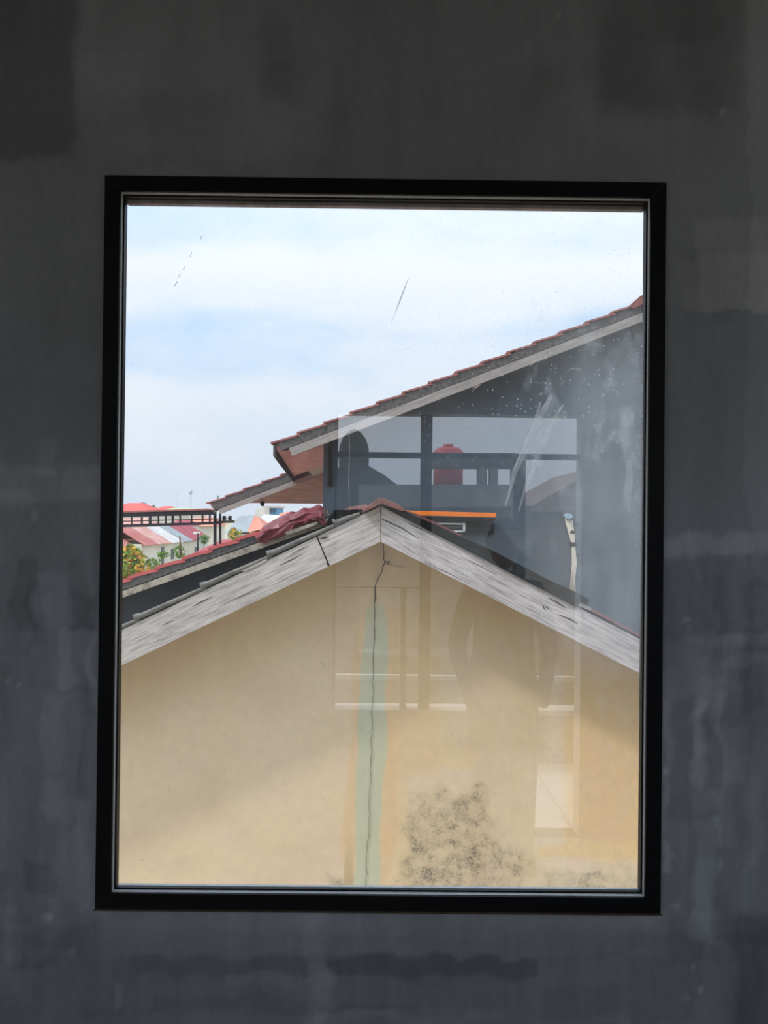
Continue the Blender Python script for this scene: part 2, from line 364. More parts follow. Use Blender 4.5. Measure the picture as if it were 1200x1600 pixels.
def glass_mat():
    m, t, p = new_mat('dusty_glass'); t.nodes.remove(p); out = t.nodes['Material Output']
    tr = N(t, 'ShaderNodeBsdfTransparent'); tr.inputs[0].default_value = (.985, .99, .99, 1)
    gl = N(t, 'ShaderNodeBsdfGlossy'); gl.inputs['Roughness'].default_value = 0.0; gl.inputs[0].default_value = (1, 1, 1, 1)
    df = N(t, 'ShaderNodeBsdfDiffuse'); df.inputs[0].default_value = (.80, .84, .88, 1)
    tl = N(t, 'ShaderNodeBsdfTranslucent'); tl.inputs[0].default_value = (.80, .86, .92, 1)
    geo = N(t, 'ShaderNodeNewGeometry'); dp = N(t, 'ShaderNodeVectorMath', operation='DOT_PRODUCT'); t.links.new(geo.outputs['Incoming'], dp.inputs[0]); t.links.new(geo.outputs['Normal'], dp.inputs[1])
    graz = math_n(t, 'POWER', math_n(t, 'SUBTRACT', 1.0, math_n(t, 'ABSOLUTE', dp.outputs['Value'])), 5.0)
    refl = math_n(t, 'ADD', .135, math_n(t, 'MULTIPLY', graz, .865), True)                 # tinted reflective glass, Schlick
    m1 = N(t, 'ShaderNodeMixShader'); t.links.new(refl, m1.inputs[0]); t.links.new(tr.outputs[0], m1.inputs[1]); t.links.new(gl.outputs[0], m1.inputs[2])
    dd = N(t, 'ShaderNodeMixShader', in_Fac=.6); t.links.new(df.outputs[0], dd.inputs[1]); t.links.new(tl.outputs[0], dd.inputs[2])
    tcn = N(t, 'ShaderNodeTexCoord'); ob = tcn.outputs['Object']
    sp = N(t, 'ShaderNodeSeparateXYZ'); t.links.new(ob, sp.inputs[0])
    def nz(scale, st=(1, 1, 1), det=5.0):
        mpn = N(t, 'ShaderNodeMapping'); mpn.inputs['Scale'].default_value = st; t.links.new(ob, mpn.inputs[0])
        n = N(t, 'ShaderNodeTexNoise', in_Scale=float(scale), in_Detail=det, in_Roughness=.6); t.links.new(mpn.outputs[0], n.inputs['Vector']); return n.outputs[0]
    def mr(v, a, b, c, d2):
        n = N(t, 'ShaderNodeMapRange'); n.interpolation_type = 'SMOOTHSTEP'; t.links.new(v, n.inputs[0])
        for i, q in enumerate((a, b, c, d2)): n.inputs[i+1].default_value = q
        return n.outputs[0]
    film = mr(nz(3, (1, 1, .6)), .35, .75, .002, .018)                                         # thin overall film
    right = math_n(t, 'MULTIPLY', mr(sp.outputs[0], .26, .62, 0, 1), math_n(t, 'MULTIPLY', math_n(t, 'MULTIPLY', mr(sp.outputs[2], 1.18, 1.42, .06, 1), mr(sp.outputs[2], 1.90, 2.12, 1, 0)), mr(nz(6, (1.6, 1, .5)), .25, .75, .13, .34)))   # dirtier right-hand edge
    lowf = mr(sp.outputs[2], 1.35, 1.65, .0, 1); right = math_n(t, 'MULTIPLY', right, math_n(t, 'MULTIPLY_ADD', lowf, .75)) if False else right
    vo = N(t, 'ShaderNodeTexVoronoi', in_Scale=95.0); t.links.new(ob, vo.inputs['Vector'])
    sel = N(t, 'ShaderNodeSeparateColor'); t.links.new(vo.outputs['Color'], sel.inputs[0])
    dot = math_n(t, 'MULTIPLY', mr(vo.outputs['Distance'], .10, .22, 1, 0), mr(sel.outputs[0], .62, .66, 0, 1))
    zone = math_n(t, 'ADD', .12, math_n(t, 'MULTIPLY', mr(sp.outputs[0], -.1, .40, 0, 1), math_n(t, 'MULTIPLY', mr(sp.outputs[2], 1.60, 1.85, 0, 1), mr(sp.outputs[2], 1.95, 2.10, 1, .1))))
    dot = math_n(t, 'MULTIPLY', math_n(t, 'MULTIPLY', dot, zone), .45)
    smear = math_n(t, 'MULTIPLY', math_n(t, 'MULTIPLY', mr(nz(26, (1, 1, .6), 7.0), .50, .70, 0, .20), mr(sp.outputs[0], .10, .5, 0, 1)), math_n(t, 'MULTIPLY', mr(sp.outputs[2], 1.55, 1.8, .25, 1), mr(sp.outputs[2], 1.92, 2.10, 1, .05)))
    tot = math_n(t, 'ADD', math_n(t, 'ADD', film, right), math_n(t, 'ADD', dot, smear), True)
    m2 = N(t, 'ShaderNodeMixShader'); t.links.new(tot, m2.inputs[0]); t.links.new(m1.outputs[0], m2.inputs[1]); t.links.new(dd.outputs[0], m2.inputs[2])
    t.links.new(m2.outputs[0], out.inputs[0])
    return m
pane = box('pane', (wx0+FWD-.006, YG-.0025, wz0+FWD-.006), (wx1-FWD+.006, YG+.0025, wz1-FWD+.006), glass_mat(), win)
pane['label'] = 'dusty glass pane with scratches and wipe marks'
M['scratch'] = mat('scratch_grey', (.16, .17, .19, 1), .9, .3, 60)
def film_mat(name, col, alpha):
    m, t, p = new_mat(name); p.inputs['Base Color'].default_value = col; p.inputs['Roughness'].default_value = .9; p.inputs['Specular IOR Level'].default_value = .1
    tcn = N(t, 'ShaderNodeTexCoord'); n = N(t, 'ShaderNodeTexNoise', in_Scale=22.0, in_Detail=3.0); t.links.new(tcn.outputs['Object'], n.inputs['Vector'])
    r = ramp(t, [(.35, g(alpha*.45)), (.7, g(alpha))]); t.links.new(n.outputs[0], r.inputs[0])
    tr = N(t, 'ShaderNodeBsdfTransparent'); tl = N(t, 'ShaderNodeBsdfTranslucent'); tl.inputs[0].default_value = col
    mx = N(t, 'ShaderNodeMixShader'); t.links.new(r.outputs[0], mx.inputs[0]); t.links.new(tr.outputs[0], mx.inputs[1]); t.links.new(tl.outputs[0], mx.inputs[2])
    t.links.new(mx.outputs[0], t.nodes['Material Output'].inputs[0]); return m
M['wipe'] = film_mat('wipe_mark_film', (.9, .93, .95, 1), .28)
M['scuff'] = film_mat('scuff_film', (.32, .36, .42, 1), .8)
def on_glass(name, pts, w, m, y=YG-.0031):
    """a thin mark lying on the inner face of the pane"""
    d = y+D; L = [W(px, py, d) for px, py in pts]; v = []; f = []
    ws = w if isinstance(w, (list, tuple)) else [w*.35] + [w]*(len(L)-2) + [w*.35]
    for i, p in enumerate(L):
        t = (L[min(i+1, len(L)-1)]-L[max(i-1, 0)]).normalized(); nn = Vector((t.z, 0, -t.x)); h = ws[i]*D/F/2
        v += [p+nn*h, p-nn*h]
    for i in range(len(L)-1): f.append((2*i, 2*i+1, 2*i+3, 2*i+2))
    return mesh(name, v, f, m, pane)
on_glass('scratch', [(639, 433), (630, 456), (621, 480), (611, 505)], 2.2, M['scuff'])
for a in ([(316, 368), (313, 374)], [(300, 394), (297, 401)], [(289, 417), (286, 422)], [(282, 427), (279, 433)], [(277, 440), (273, 447)]):
    on_glass('scratch', a, [1.6, 1.6], M['scuff'])
on_glass('wipe_mark', [(862, 618), (845, 648), (826, 690), (805, 735), (790, 790)], [5, 10, 12, 8, 3], M['wipe'])
on_glass('wipe_mark', [(880, 632), (862, 660), (843, 705), (822, 760), (810, 800)], [3, 8, 9, 6, 2], M['wipe'])
on_glass('wipe_mark', [(845, 628), (838, 650), (822, 690), (800, 740)], [2, 5, 4, 2], M['wipe'])
on_glass('wipe_mark', [(545, 640), (546, 700), (545, 750), (546, 800)], [.5, 1.4, 1.4, .5], M['wipe'])
on_glass('wipe_mark', [(884, 582), (893, 576), (905, 577), (912, 584)], [1, 2, 2, 1], M['wipe'])
on_glass('wipe_mark', [(842, 600), (850, 597), (860, 601)], [1, 2, 1], M['wipe'])
on_glass('wipe_mark', [(975, 635), (980, 650), (982, 668)], [18, 26, 14], M['wipe'])
on_glass('wipe_mark', [(982, 720), (984, 745), (980, 775), (982, 800)], [6, 12, 12, 4], M['wipe'])

# ================================================================== OUTSIDE: cream gable house in front
GZ = -3.4
M['board_l'] = wood_mat('weathered_board_left', math.radians(26), S(230, 222, 217), S(184, 174, 170), S(100, 90, 87))
M['board_r'] = wood_mat('weathered_board_right', math.radians(-26.5), S(232, 224, 223), S(186, 175, 176), S(100, 89, 89))
M['tile_grey'] = mat('mossy_tile_edge', S(138, 134, 128), .9, .45, 18, bump=.3)
M['tile_red'] = mat('red_roof_tile', S(172, 112, 108), .75, .35, 9, bump=.2)
M['tile_brown'] = mat('faded_red_ridge', S(150, 98, 92), .8, .4, 14, bump=.3)
M['rubber'] = mat('black_bitumen_sheet', S(22, 22, 23), .85, .5, 25, bump=.4, spec=.1)
M['dark_gap'] = mat('dark_gap', S(34, 32, 33), .9, .3, 9)
M['pink_tile'] = mat('pinkish_tile', S(190, 140, 135), .8, .3, 12)
M['pale_chip'] = mat('pale_mortar_chip', S(205, 196, 190), .9, .2, 12)
M['crack'] = mat('crack_shadow_grime', S(96, 82, 66), .95, .4, 40)
dB = 3.75; dWl = dB+.28
house = thing('house', 'cream gable-ended house with grey weathered bargeboards just outside the window', 'house', (W(595, 800, dWl).x, W(595, 800, dWl).y, GZ))
yB = W(600, 800, dB).y; yW = yB+.28
LB = [(-120, 1133.5), (495, 839)]            # top edge of the left board (pixels)
def ltop(x): return 790.5 + (595-x)*.4786
def lbot(x): return 846.5 + (595-x)*.4778
def rtop(x): return 790.5 + (x-595)*.5150
def rbot(x): return 846.5 + (x-595)*.5085
b1 = prism('bargeboard', [(-150, ltop(-150)), (494, ltop(494)), (513.5, lbot(513.5)), (-150, lbot(-150))], dB, .028, M['board_l'], house, .002)
b2 = prism('bargeboard', [(496, ltop(496)), (594.4, ltop(594.4)), (594.4, lbot(594.4)), (515.5, lbot(515.5))], dB+.003, .028, M['board_l'], house, .002)
b3 = prism('bargeboard', [(595.8, rtop(595.8)), (1350, rtop(1350)), (1350, rbot(1350)), (595.8, rbot(595.8))], dB, .028, M['board_r'], house, .002)
for b in (b1, b2, b3): b['label'] = 'grey weathered bargeboard with flaking paint'
prism('joint_cover', [(498, ltop(498)+2), (503, ltop(503)+2), (522, lbot(522)-1), (512, lbot(512)-1)], dB+.02, .02, M['dark_gap'], house)
tube('nail', [W(512, 881, dB-.002), W(512, 881, dB+.01)], .006, M['dark_gap'], house)
for q in (((848, 945), (851, 953)), ((853, 947), (857, 951))):
    tube('pencil_mark', [W(q[0][0], q[0][1], dB-.001), W(q[1][0], q[1][1], dB-.001)], .002, M['dark_gap'], house, 5)

M['split'] = mat('board_split_grime', S(78, 70, 68), .95, .4, 40)
for pts, w in (([(597, 811), (612, 818), (628, 825), (642, 834), (655, 842)], [2, 2.4, 1.8, 1.6, .6]), ([(640, 818), (652, 824), (662, 828)], [.6, 2, .6]), ([(664, 879), (700, 895), (736, 914)], [.5, 1.2, .5]),
               ([(720, 870), (750, 884), (776, 898)], [.5, 1.1, .5]), ([(872, 960), (892, 968), (903, 975)], [1, 3, 1]), ([(858, 934), (872, 942), (884, 950)], [1, 3.4, 1]), ([(300, 948), (315, 940), (332, 932)], [.6, 2.4, .6]),
               ([(253, 977), (262, 973), (272, 969)], [.6, 1.6, .6]), ([(436, 884), (452, 876), (470, 867)], [.6, 1.8, .6]), ([(455, 866), (470, 858), (480, 853)], [.5, 1.4, .5]), ([(340, 949), (380, 930), (410, 916)], [.4, 1, .4]), ([(500, 842), (508, 840), (514, 839)], [1, 4, 1])):
    L = [W(px, py, dB-.0015) for px, py in pts]; v = []; f = []
    for i, p in enumerate(L):
        t = (L[min(i+1, len(L)-1)]-L[max(i-1, 0)]).normalized(); nn = Vector((t.z, 0, -t.x)); h = w[i]*dB/F*.4; v += [p+nn*h, p-nn*h]
    for i in range(len(L)-1): f.append((2*i, 2*i+1, 2*i+3, 2*i+2))
    mesh('board_split', v, f, M['split'], b3 if pts[0][0] > 596 else (b2 if pts[0][0] > 497 else b1))
def gable_wall():
    yw = yW; nxn, nzn = 330, 250
    xl, xr = W(-150, 900, dWl).x, W(1350, 900, dWl).x; xa = W(595, 810, dWl).x; za = W(595, 812, dWl).z
    sl = (W(495, 860, dB).z-W(-120, 1154, dB).z)/(W(495, 860, dB).x-W(-120, 1154, dB).x)
    inner = lambda a, b, n: list(np.linspace(a, b, n))
    xs = inner(xl, W(180, 900, dWl).x, 12)[:-1] + inner(W(180, 900, dWl).x, W(1010, 900, dWl).x, nxn)[:-1] + inner(W(1010, 900, dWl).x, xr, 12)
    zb = W(600, 1420, dWl).z; V = []; Fc = []
    for x in xs:
        top = za - abs(x-xa)*sl*1.0
        V.append((x, yw, GZ))
        for k in range(nzn): V.append((x, yw, zb + (top-zb)*k/(nzn-1)))
    n1 = nzn+1
    for i in range(len(xs)-1):
        for k in range(nzn): Fc.append((i*n1+k, (i+1)*n1+k, (i+1)*n1+k+1, i*n1+k+1))
    me = bpy.data.meshes.new('gable_wall'); me.from_pydata(V, [], Fc); me.update()
    o = link('gable_wall', me, paint_mat('cream_render', .9, 18, .05, (1, 1, 1), .15, .2, True), house)
    x, y = to_px(np.array(V))
    xx = x + (fbm(x/40, y/60)-.5)*22; yy = y + (fbm(x/45+7, y/45)-.5)*24
    base = np.array(S(242, 218, 186)[:3]); col = np.repeat(base[None], len(x), 0)
    def lay(mask, c, a):
        nonlocal col
        m = (mask*a)[:, None]; col = col*(1-m) + np.array(S(*c)[:3])*m
    lay(sst(.42, .7, fbm(x/110, y/90)), (234, 206, 176), .6)
    lay(sst(.45, .75, fbm(x/60+4, y/50)), (240, 214, 192), .5)
    box_m = lambda x0, y0, x1, y1, e=6: sst(x0-e, x0+e, xx)*(1-sst(x1-e, x1+e, xx))*sst(y0-e, y0+e, yy)*(1-sst(y1-e, y1+e, yy))
    # peach repair coats
    lay(box_m(600, 940, 690, 1210, 10), (238, 205, 160), .7); lay(box_m(690, 1160, 742, 1200, 6), (240, 214, 168), .8)
    lay(box_m(885, 1010, 1100, 1345, 12), (240, 202, 150), .75); lay(box_m(835, 1318, 1100, 1342, 4), (244, 210, 158), .8)
    lay(box_m(690, 930, 850, 1170, 10), (222, 194, 158), .35); lay(box_m(600, 1200, 640, 1420, 8), (243, 214, 172), .7)
    cx = np.interp(y, [930, 1000, 1100, 1200, 1390], [590, 586, 584, 579, 571]); hw = np.interp(y, [925, 960, 1020, 1390], [4, 14, 21, 20])
    hw2 = np.interp(y, [925, 970, 1150, 1250, 1300, 1420], [8, 36, 34, 40, 46, 24])
    dx = x-cx+(fbm(x/14, y/90)-.5)*16
    lay((1-sst(hw2-6, hw2+4, np.abs(dx-2)))*sst(925, 960, yy), (240, 203, 156), .6)
    lay((1-sst(hw-3, hw+3, np.abs(dx)))*sst(925, 955, yy), (204, 212, 188), .76)
    lay((1-sst(4, 9, np.abs(dx+8)))*sst(1040, 1200, yy), (208, 212, 186), .4)
    lay((1-sst(5, 9, np.abs(x-546+(fbm(x/9, y/60)-.5)*8)))*sst(1290, 1380, y), (196, 172, 132), .7)
    # mould specks
    xx = x + (fbm(x/30+60, y/30, 5)-.5)*70; yy = y + (fbm(x/30+80, y/30+4, 5)-.5)*70
    zone = box_m(640, 1240, 760, 1420, 16)*.75 + box_m(650, 1330, 800, 1420, 18)*.8 + box_m(800, 1350, 1000, 1420, 14)*.35 + box_m(520, 1370, 550, 1420, 6)*.6 + box_m(900, 1355, 960, 1420, 8)*.4
    zone = zone*(.35+.65*sst(.32, .62, fbm(x/24+2, y/30+8, 5)))*1.6
    lay(np.clip(zone*1.4, 0, 1), (212, 190, 154), .4)
    # pinpoint specks
    lay(sst(.90, .95, fbm(x/4+90, y/4, 2))*.8, (140, 122, 96), .6)
    # overhang shading painted in under the boards, olive with streaky edges
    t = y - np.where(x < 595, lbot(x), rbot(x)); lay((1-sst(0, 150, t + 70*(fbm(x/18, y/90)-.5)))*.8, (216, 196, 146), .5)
    lay((1-sst(0, 40, np.abs(x-592)+.4*(y-850)))*.8, (150, 130, 96), .35)  # darker wedge below the ridge joint
    ma = me.attributes.new('mould', 'FLOAT', 'POINT'); ma.data.foreach_set('value', np.clip(zone, 0, 1).astype(np.float32))
    set_pigment(o, col); o['label'] = 'cream rendered gable wall with cracked green repair streak and mould'
gable_wall()
def ribbon(name, pts, ws, d, m, parent):
    L = [W(px, py, d) for px, py in pts]; v = []; f = []
    for i, p in enumerate(L):
        t = (L[min(i+1, len(L)-1)]-L[max(i-1, 0)]).normalized(); nn = Vector((t.z, 0, -t.x)); h = ws[i]*d/F*.27
        v += [p+nn*h, p+nn*h*.2+Vector((0, -.002, 0)), p-nn*h]
    for i in range(len(L)-1):
        for k in (0, 1): f.append((3*i+k, 3*i+k+1, 3*i+k+4, 3*i+k+3))
    return mesh(name, v, f, m, parent)
dC = dWl-.0035
r = random.Random(5)
cr = [(599, 850, 1.5), (600, 866, 2), (599, 873, 2.5), (602, 878, 4), (598, 886, 3), (597, 893, 2.4), (592, 902, 2.6), (587, 913, 2.2), (586, 922, 3.6), (586.5, 938, 4.2), (585, 943, 1.6), (586, 960, 1.8), (585, 975, 1.2), (586, 993, 2), (584, 1010, 1.2), (583, 1027, 1.6)]
yv = 1040
while yv < 1400: cr.append((np.interp(yv, [1027, 1093, 1157, 1270, 1390], [583, 582.5, 580.7, 577, 571])+r.uniform(-1.6, 1.6), yv, r.uniform(.8, 1.4))); yv += 9
ribbon('crack', [(a, b) for a, b, c in cr], [c for a, b, c in cr], dC, M['crack'], house)
ribbon('crack', [(603, 879), (608, 878), (606, 883)], [5, 6, 2], dC, M['crack'], house)
ribbon('crack', [(604, 881), (618, 885), (628, 886), (640, 889)], [1.4, 1, .9, .5], dC, M['crack'], house)

# roof covering (its slopes are hidden from the room) and verge pieces
yR = yB+4.6
def slope_slab(name, pA, pB, y0, y1, th, m, parent):
    v = []
    for y in (y0, y1):
        for p in (pA, pB): v += [Vector((p.x, y, p.z)), Vector((p.x, y, p.z-th))]
    return mesh(name, v, [(0, 2, 3, 1), (4, 5, 7, 6), (0, 4, 6, 2), (1, 3, 7, 5), (0, 1, 5, 4), (2, 6, 7, 3)], m, parent)
slope_slab('roof_slope', W(-150, ltop(-150)-2, dB), W(595, ltop(595)-2, dB), yB+.03, yR, .03, M['tile_red'], house)
slope_slab('roof_slope', W(595, ltop(595)-2, dB), W(1350, rtop(1350)-2, dB), yB+.03, yR, .03, M['tile_red'], house)
def side_under(name, xs, d0):
    pass
box('body', (W(-60, 900, dB).x, yW+.02, GZ), (W(1250, 900, dB).x, yR-.3, W(0, 1130, dB).z), mat('cream_side', S(220, 200, 165)), house)
# rolled verge tiles on the left slope: raised, open lower end, tapering under the next one
u = (W(495, ltop(495), dB)-W(0, ltop(0), dB)); u.y = 0; u.normalize(); nrm = Vector((-u.z, 0, u.x))
step = (W(316, 918, dB)-W(213, 969, dB)).length
def verge_tile_mesh(L):
    v = []; f = []; prof = []
    for k in range(9):
        a = math.radians(-70 + k*32); prof.append((math.cos(a), math.sin(a)))
    rows = [(0, 0.017, .004), (.012, .0165, .004), (.10*L, .0135, -.001), (.6*L, .0115, -.006), (L*1.05, .009, -.012)]
    for s, rr, off in rows:
        for (c, sn) in prof: v.append(u*s + nrm*(off+.012+sn*rr) + Vector((0, -c*rr*1.15, 0)))
    for s, rr, off in rows:                  # inner skin
        for (c, sn) in prof: v.append(u*s + nrm*(off+.012+sn*rr*.62) + Vector((0, -c*rr*.7, 0)))
    n = len(prof); R_ = len(rows)
    for i in range(R_-1):
        for k in range(n-1):
            f.append((i*n+k, i*n+k+1, (i+1)*n+k+1, (i+1)*n+k)); j = R_*n
            f.append((j+i*n+k, j+(i+1)*n+k, j+(i+1)*n+k+1, j+i*n+k+1))
    for k in range(n-1): f.append((k, R_*n+k, R_*n+k+1, k+1))
    me = bpy.data.meshes.new('verge_tile'); me.from_pydata([tuple(p) for p in v], [], f); me.update(); me.materials.append(M['tile_grey'])
    for p in me.polygons: p.use_smooth = True
    return me
vt = verge_tile_mesh(step)
p0 = W(213, ltop(213)-3.5, dB+.006)
for k in range(-3, 3):
    o = link('verge_tile', vt, None, house); o.location = p0 + u*step*k
o = link('verge_tile', verge_tile_mesh(step*.36), None, house); o.location = p0+u*step*3
slope_slab('verge_bed', W(-150, ltop(-150)-3, dB), W(516, ltop(516)-3, dB), yB+.004, yB+.05, .02, M['dark_gap'], house)
prism('mortar_chip', [(375, 888), (380, 884), (405, 877), (417, 873), (416, 877), (384, 892), (375, 893)], dB-.004, .03, M['pale_chip'], house)
# ridge
prism('ridge_tile', [(566, 801), (570, 794), (583, 784), (595, 777.5), (600, 778.5), (622, 788), (633, 797), (629, 799), (612, 793), (597, 787), (593, 788), (580, 795)], dB-.05, .42, M['tile_brown'], house, .003)
prism('roof_tile', [(527, 801), (547, 792), (572, 788), (574, 797), (560, 803), (527, 806)], dB+.05, .3, M['pink_tile'], house)
prism('flashing', [(509, 822), (512, 812), (522, 797), (566, 796), (568, 803), (540, 812), (520, 820)], dB+.02, .25, M['rubber'], house)
# black sheet along the right verge, its loose end lifting
prism('flashing', [(597, 786.5), (632, 798), (666, 814), (700, 831), (740, 847), (775, 863), (811, 882), (842, 898), (868, 911), (900, 925), (922, 937), (917, 945), (905, 941), (902, rtop(902)+1), (860, rtop(860)+1), (811, rtop(811)+.5), (700, rtop(700)), (597, rtop(597)-.5)], dB-.012, .30, M['rubber'], house)
prism('roof_tile', [(630, 796), (660, 806), (700, 825), (722, 836), (722, 839), (700, 829), (660, 811), (630, 799)], dB+.06, .3, M['tile_brown'], house)
prism('verge_edge', [(900, 942), (904, 940), (924, 950), (923, 954), (902, 946)], dB-.004, .1, M['pale_chip'], house)
prism('roof_tile', [(922, 950), (960, 969.5), (1000, 991), (1100, 1046), (1350, 1180), (1350, 1184), (1100, 1050), (1000, 995), (960, 973.5), (922, 954)], dB-.002, .3, M['tile_red'], house)
prism('verge_bed', [(900, 945), (924, 954), (1000, 994.5), (1350, 1183.5), (1350, rtop(1350)), (900, rtop(900))], dB+.006, .2, M['dark_gap'], house)

# ================================================================== slate-grey house behind on the right
M['slate'] = mat('slate_render', S(92, 103, 113), .9, .22, 1.6, bump=.1)
M['mortar'] = mat('mossy_mortar_band', S(106, 103, 102), .92, .65, 26, bump=.3, thr=(.3, .6))
M['fascia'] = wood_mat('bleached_fascia', math.radians(21), S(168, 163, 158), S(146, 140, 136), S(104, 97, 94), 30)
M['soffit'] = mat('brown_soffit', S(232, 194, 182), .8, .25, 3, stretch=(1, .35, 6))
M['soffit_pale'] = mat('pale_soffit', S(224, 212, 200), .85, .2, 3)
M['soffit_mid'] = mat('beige_soffit', S(222, 200, 188), .85, .2, 3)
M['dark_wood'] = mat('dark_fascia', S(84, 76, 74), .9, .4, 10)
M['orange'] = mat('orange_paint', S(244, 128, 44), .5, .15, 10)
M['white'] = mat('white_paint', S(232, 232, 230), .6, .1, 10)
M['darkglass'] = mat('dark_glass', S(38, 42, 46), .2, .2, 4, spec=.5)
dA, dAw = 9.4, 9.9
slate = thing('house', 'tall slate-grey house with stepped red verge tiles, rising to the right', 'house', (W(800, 800, dAw).x, W(800, 800, dAw).y, GZ))
yA = W(600, 800, dA).y
pE = W(427, 693, dA); pR = W(1003, 472, dA); kA = (pR.z-pE.z)/(pR.x-pE.x)
zA = lambda X: pE.z + (X-pE.x)*kA
uA = Vector((1, 0, kA)).normalized(); nA = Vector((-uA.z, 0, uA.x))
yP = W(600, 800, 13.5).y; yQ = W(600, 800, 15.3).y
XW = W(505, 750, dAw).x; yAw = W(600, 800, dAw).y
RXr = pR.x*2+2.0                              # far side of the gable beyond the frame
zR = lambda X: zA(X) if X < pR.x else zA(2*pR.x-X)
gw = extrude('gable_wall', [Vector((XW, yAw, GZ)), Vector((5.6, yAw, GZ)), Vector((5.6, yAw, zR(5.6)-.12)), Vector((pR.x, yAw, zA(pR.x)-.12)), Vector((XW, yAw, zA(XW)-.12))], Vector((0, .15, 0)), M['slate'], slate)
box('side_wall', (XW, yAw+.15, GZ), (XW+.15, yQ, zA(XW)-.2), M['slate'], slate)
def roof_piece(name, x0, x1, y0, y1, off0, off1, m, parent, xb0=None):
    """slab lying in the roof plane between X x0..x1, depth y0..y1, offsets along the plane's normal"""
    v = []
    for y in (y0, y1):
        a = x0 if (xb0 is None or y == y0) else xb0
        for X in (a, x1):
            for of in (off0, off1): v.append(Vector((X, y, zA(X))) + nA*of)
    return mesh(name, v, [(0, 2, 3, 1), (4, 5, 7, 6), (0, 4, 6, 2), (1, 3, 7, 5), (0, 1, 5, 4), (2, 6, 7, 3)], m, parent)
XB = -1.56
roof_piece('roof_deck', pE.x+.01, pR.x, yA+.05, yP, -.012, -.10, M['soffit'], slate, XB)
roof_piece('verge_mortar', pE.x+.05, pR.x, yA, yA+.09, -.010, -.115, M['mortar'], slate)
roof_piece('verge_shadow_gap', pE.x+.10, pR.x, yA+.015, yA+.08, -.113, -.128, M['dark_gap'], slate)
fb = roof_piece('fascia_board', pE.x+.15, pR.x, yA-.01, yA+.03, -.122, -.225, M['fascia'], slate)
v_end = W(447, 701, dA-.01)
def tile_mesh(nm, uvec, nvec, L, w, th, lift, m):
    v = []
    for y in (0, w):
        for s, of in ((-.03, lift), (L, -.004), (L, -.004-th), (-.03, lift-th)): v.append(uvec*s + nvec*of + Vector((0, y, 0)))
    f = [(0, 1, 2, 3), (7, 6, 5, 4), (0, 4, 5, 1), (1, 5, 6, 2), (2, 6, 7, 3), (3, 7, 4, 0)]
    me = bpy.data.meshes.new(nm); me.from_pydata([tuple(p) for p in v], [], f); me.update(); me.materials.append(m); return me
stA = (W(545, 640, dA)-W(504, 656, dA)).length
tA = tile_mesh('roof_tile', uA, nA, stA, .3, .022, .026, M['tile_red'])
s = 0
base = Vector((pE.x, yA-.015, zA(pE.x)))
nT = int((pR.x-pE.x)/uA.x/stA)+1
for k in range(nT):
    o = link('roof_tile', tA, None, slate); o.location = base + uA*stA*k
# ridge cap and the far slope beyond it
prism('ridge_tile', [(984, 479), (990, 472), (1001, 462), (1010, 459), (1022, 463), (1034, 474), (1036, 482), (1010, 472), (990, 482)], dA-.05, 4.0, M['tile_brown'], slate)
v = []
for y in (yA, yP):
    for X in (pR.x, 5.8):
        v += [Vector((X, y, zR(X))), Vector((X, y, zR(X)-.22))]
mesh('roof_slope', v, [(0, 2, 3, 1), (4, 5, 7, 6), (0, 4, 6, 2), (1, 3, 7, 5), (0, 1, 5, 4), (2, 6, 7, 3)], M['mortar'], slate)
# eave fascia running back on the left, soffit between it and the wall
v = []
for (X, y) in ((pE.x+.0, yA), (XB, yP)):
    z = zA(X); v += [Vector((X, y, z-.01)), Vector((X+.035, y, z-.01)), Vector((X+.035, y, z-.20)), Vector((X, y, z-.15))]
mesh('eave_board', v, [(0, 1, 2, 3), (7, 6, 5, 4), (0, 4, 5, 1), (1, 5, 6, 2), (2, 6, 7, 3), (3, 7, 4, 0)], M['dark_wood'], slate)
prism('bracket', [(735, 602), (754, 594), (752, 600), (744, 606)], dA+.02, .1, M['pale_chip'], slate)
prism('bracket', [(504, 682), (514, 679), (514, 691), (505, 693)], dAw-.12, .1, M['soffit_pale'], slate)
prism('downpipe', [(513, 678), (520, 676), (520, 760), (513, 760)], dAw-.06, .05, M['dark_gap'], slate)
# rear part of the same roof, reaching further left over an open terrace
XL = W(325, 797, 13.5).x
roof_piece('roof_deck', XL+.02, XW+.5, yP+.04, yQ, -.012, -.09, M['soffit_mid'], slate)
roof_piece('verge_mortar', XL+.05, XB+.25, yP, yP+.09, -.008, -.15, M['mortar'], slate)
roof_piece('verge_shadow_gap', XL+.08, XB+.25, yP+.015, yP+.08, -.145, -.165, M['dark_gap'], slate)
roof_piece('fascia_board', XL+.12, XB+.28, yP-.01, yP+.03, -.16, -.25, M['fascia'], slate)
base2 = Vector((XL, yP-.015, zA(XL)))
for k in range(int((XB+.2-XL)/uA.x/stA)+1):
    o = link('roof_tile', tA, None, slate); o.location = base2 + uA*stA*k
zI = W(450, 786.5, 15.2).z; xi = pE.x + (zI+.12-pE.z)/kA
extrude('gable_infill', [Vector((xi, yQ-.1, zI)), Vector((XW+.6, yQ-.1, zI)), Vector((XW+.6, yQ-.1, zA(XW+.6)-.1)), Vector((xi, yQ-.1, zI+.02))], Vector((0, .06, 0)), M['soffit'], slate)
lampp = W(410, 786, 14.8)
lt = thing('hanging_lamp', 'small black lamp hanging under the terrace roof', 'lamp', lampp)
tube('shade', [lampp+Vector((0, 0, .03)), lampp+Vector((0, 0, 0)), lampp+Vector((0, 0, -.06))], [.05, .045, .03], M['dark_gap'], lt)
tube('rod', [lampp+Vector((0, 0, .45)), lampp+Vector((0, 0, .02))], .008, M['dark_gap'], lt)
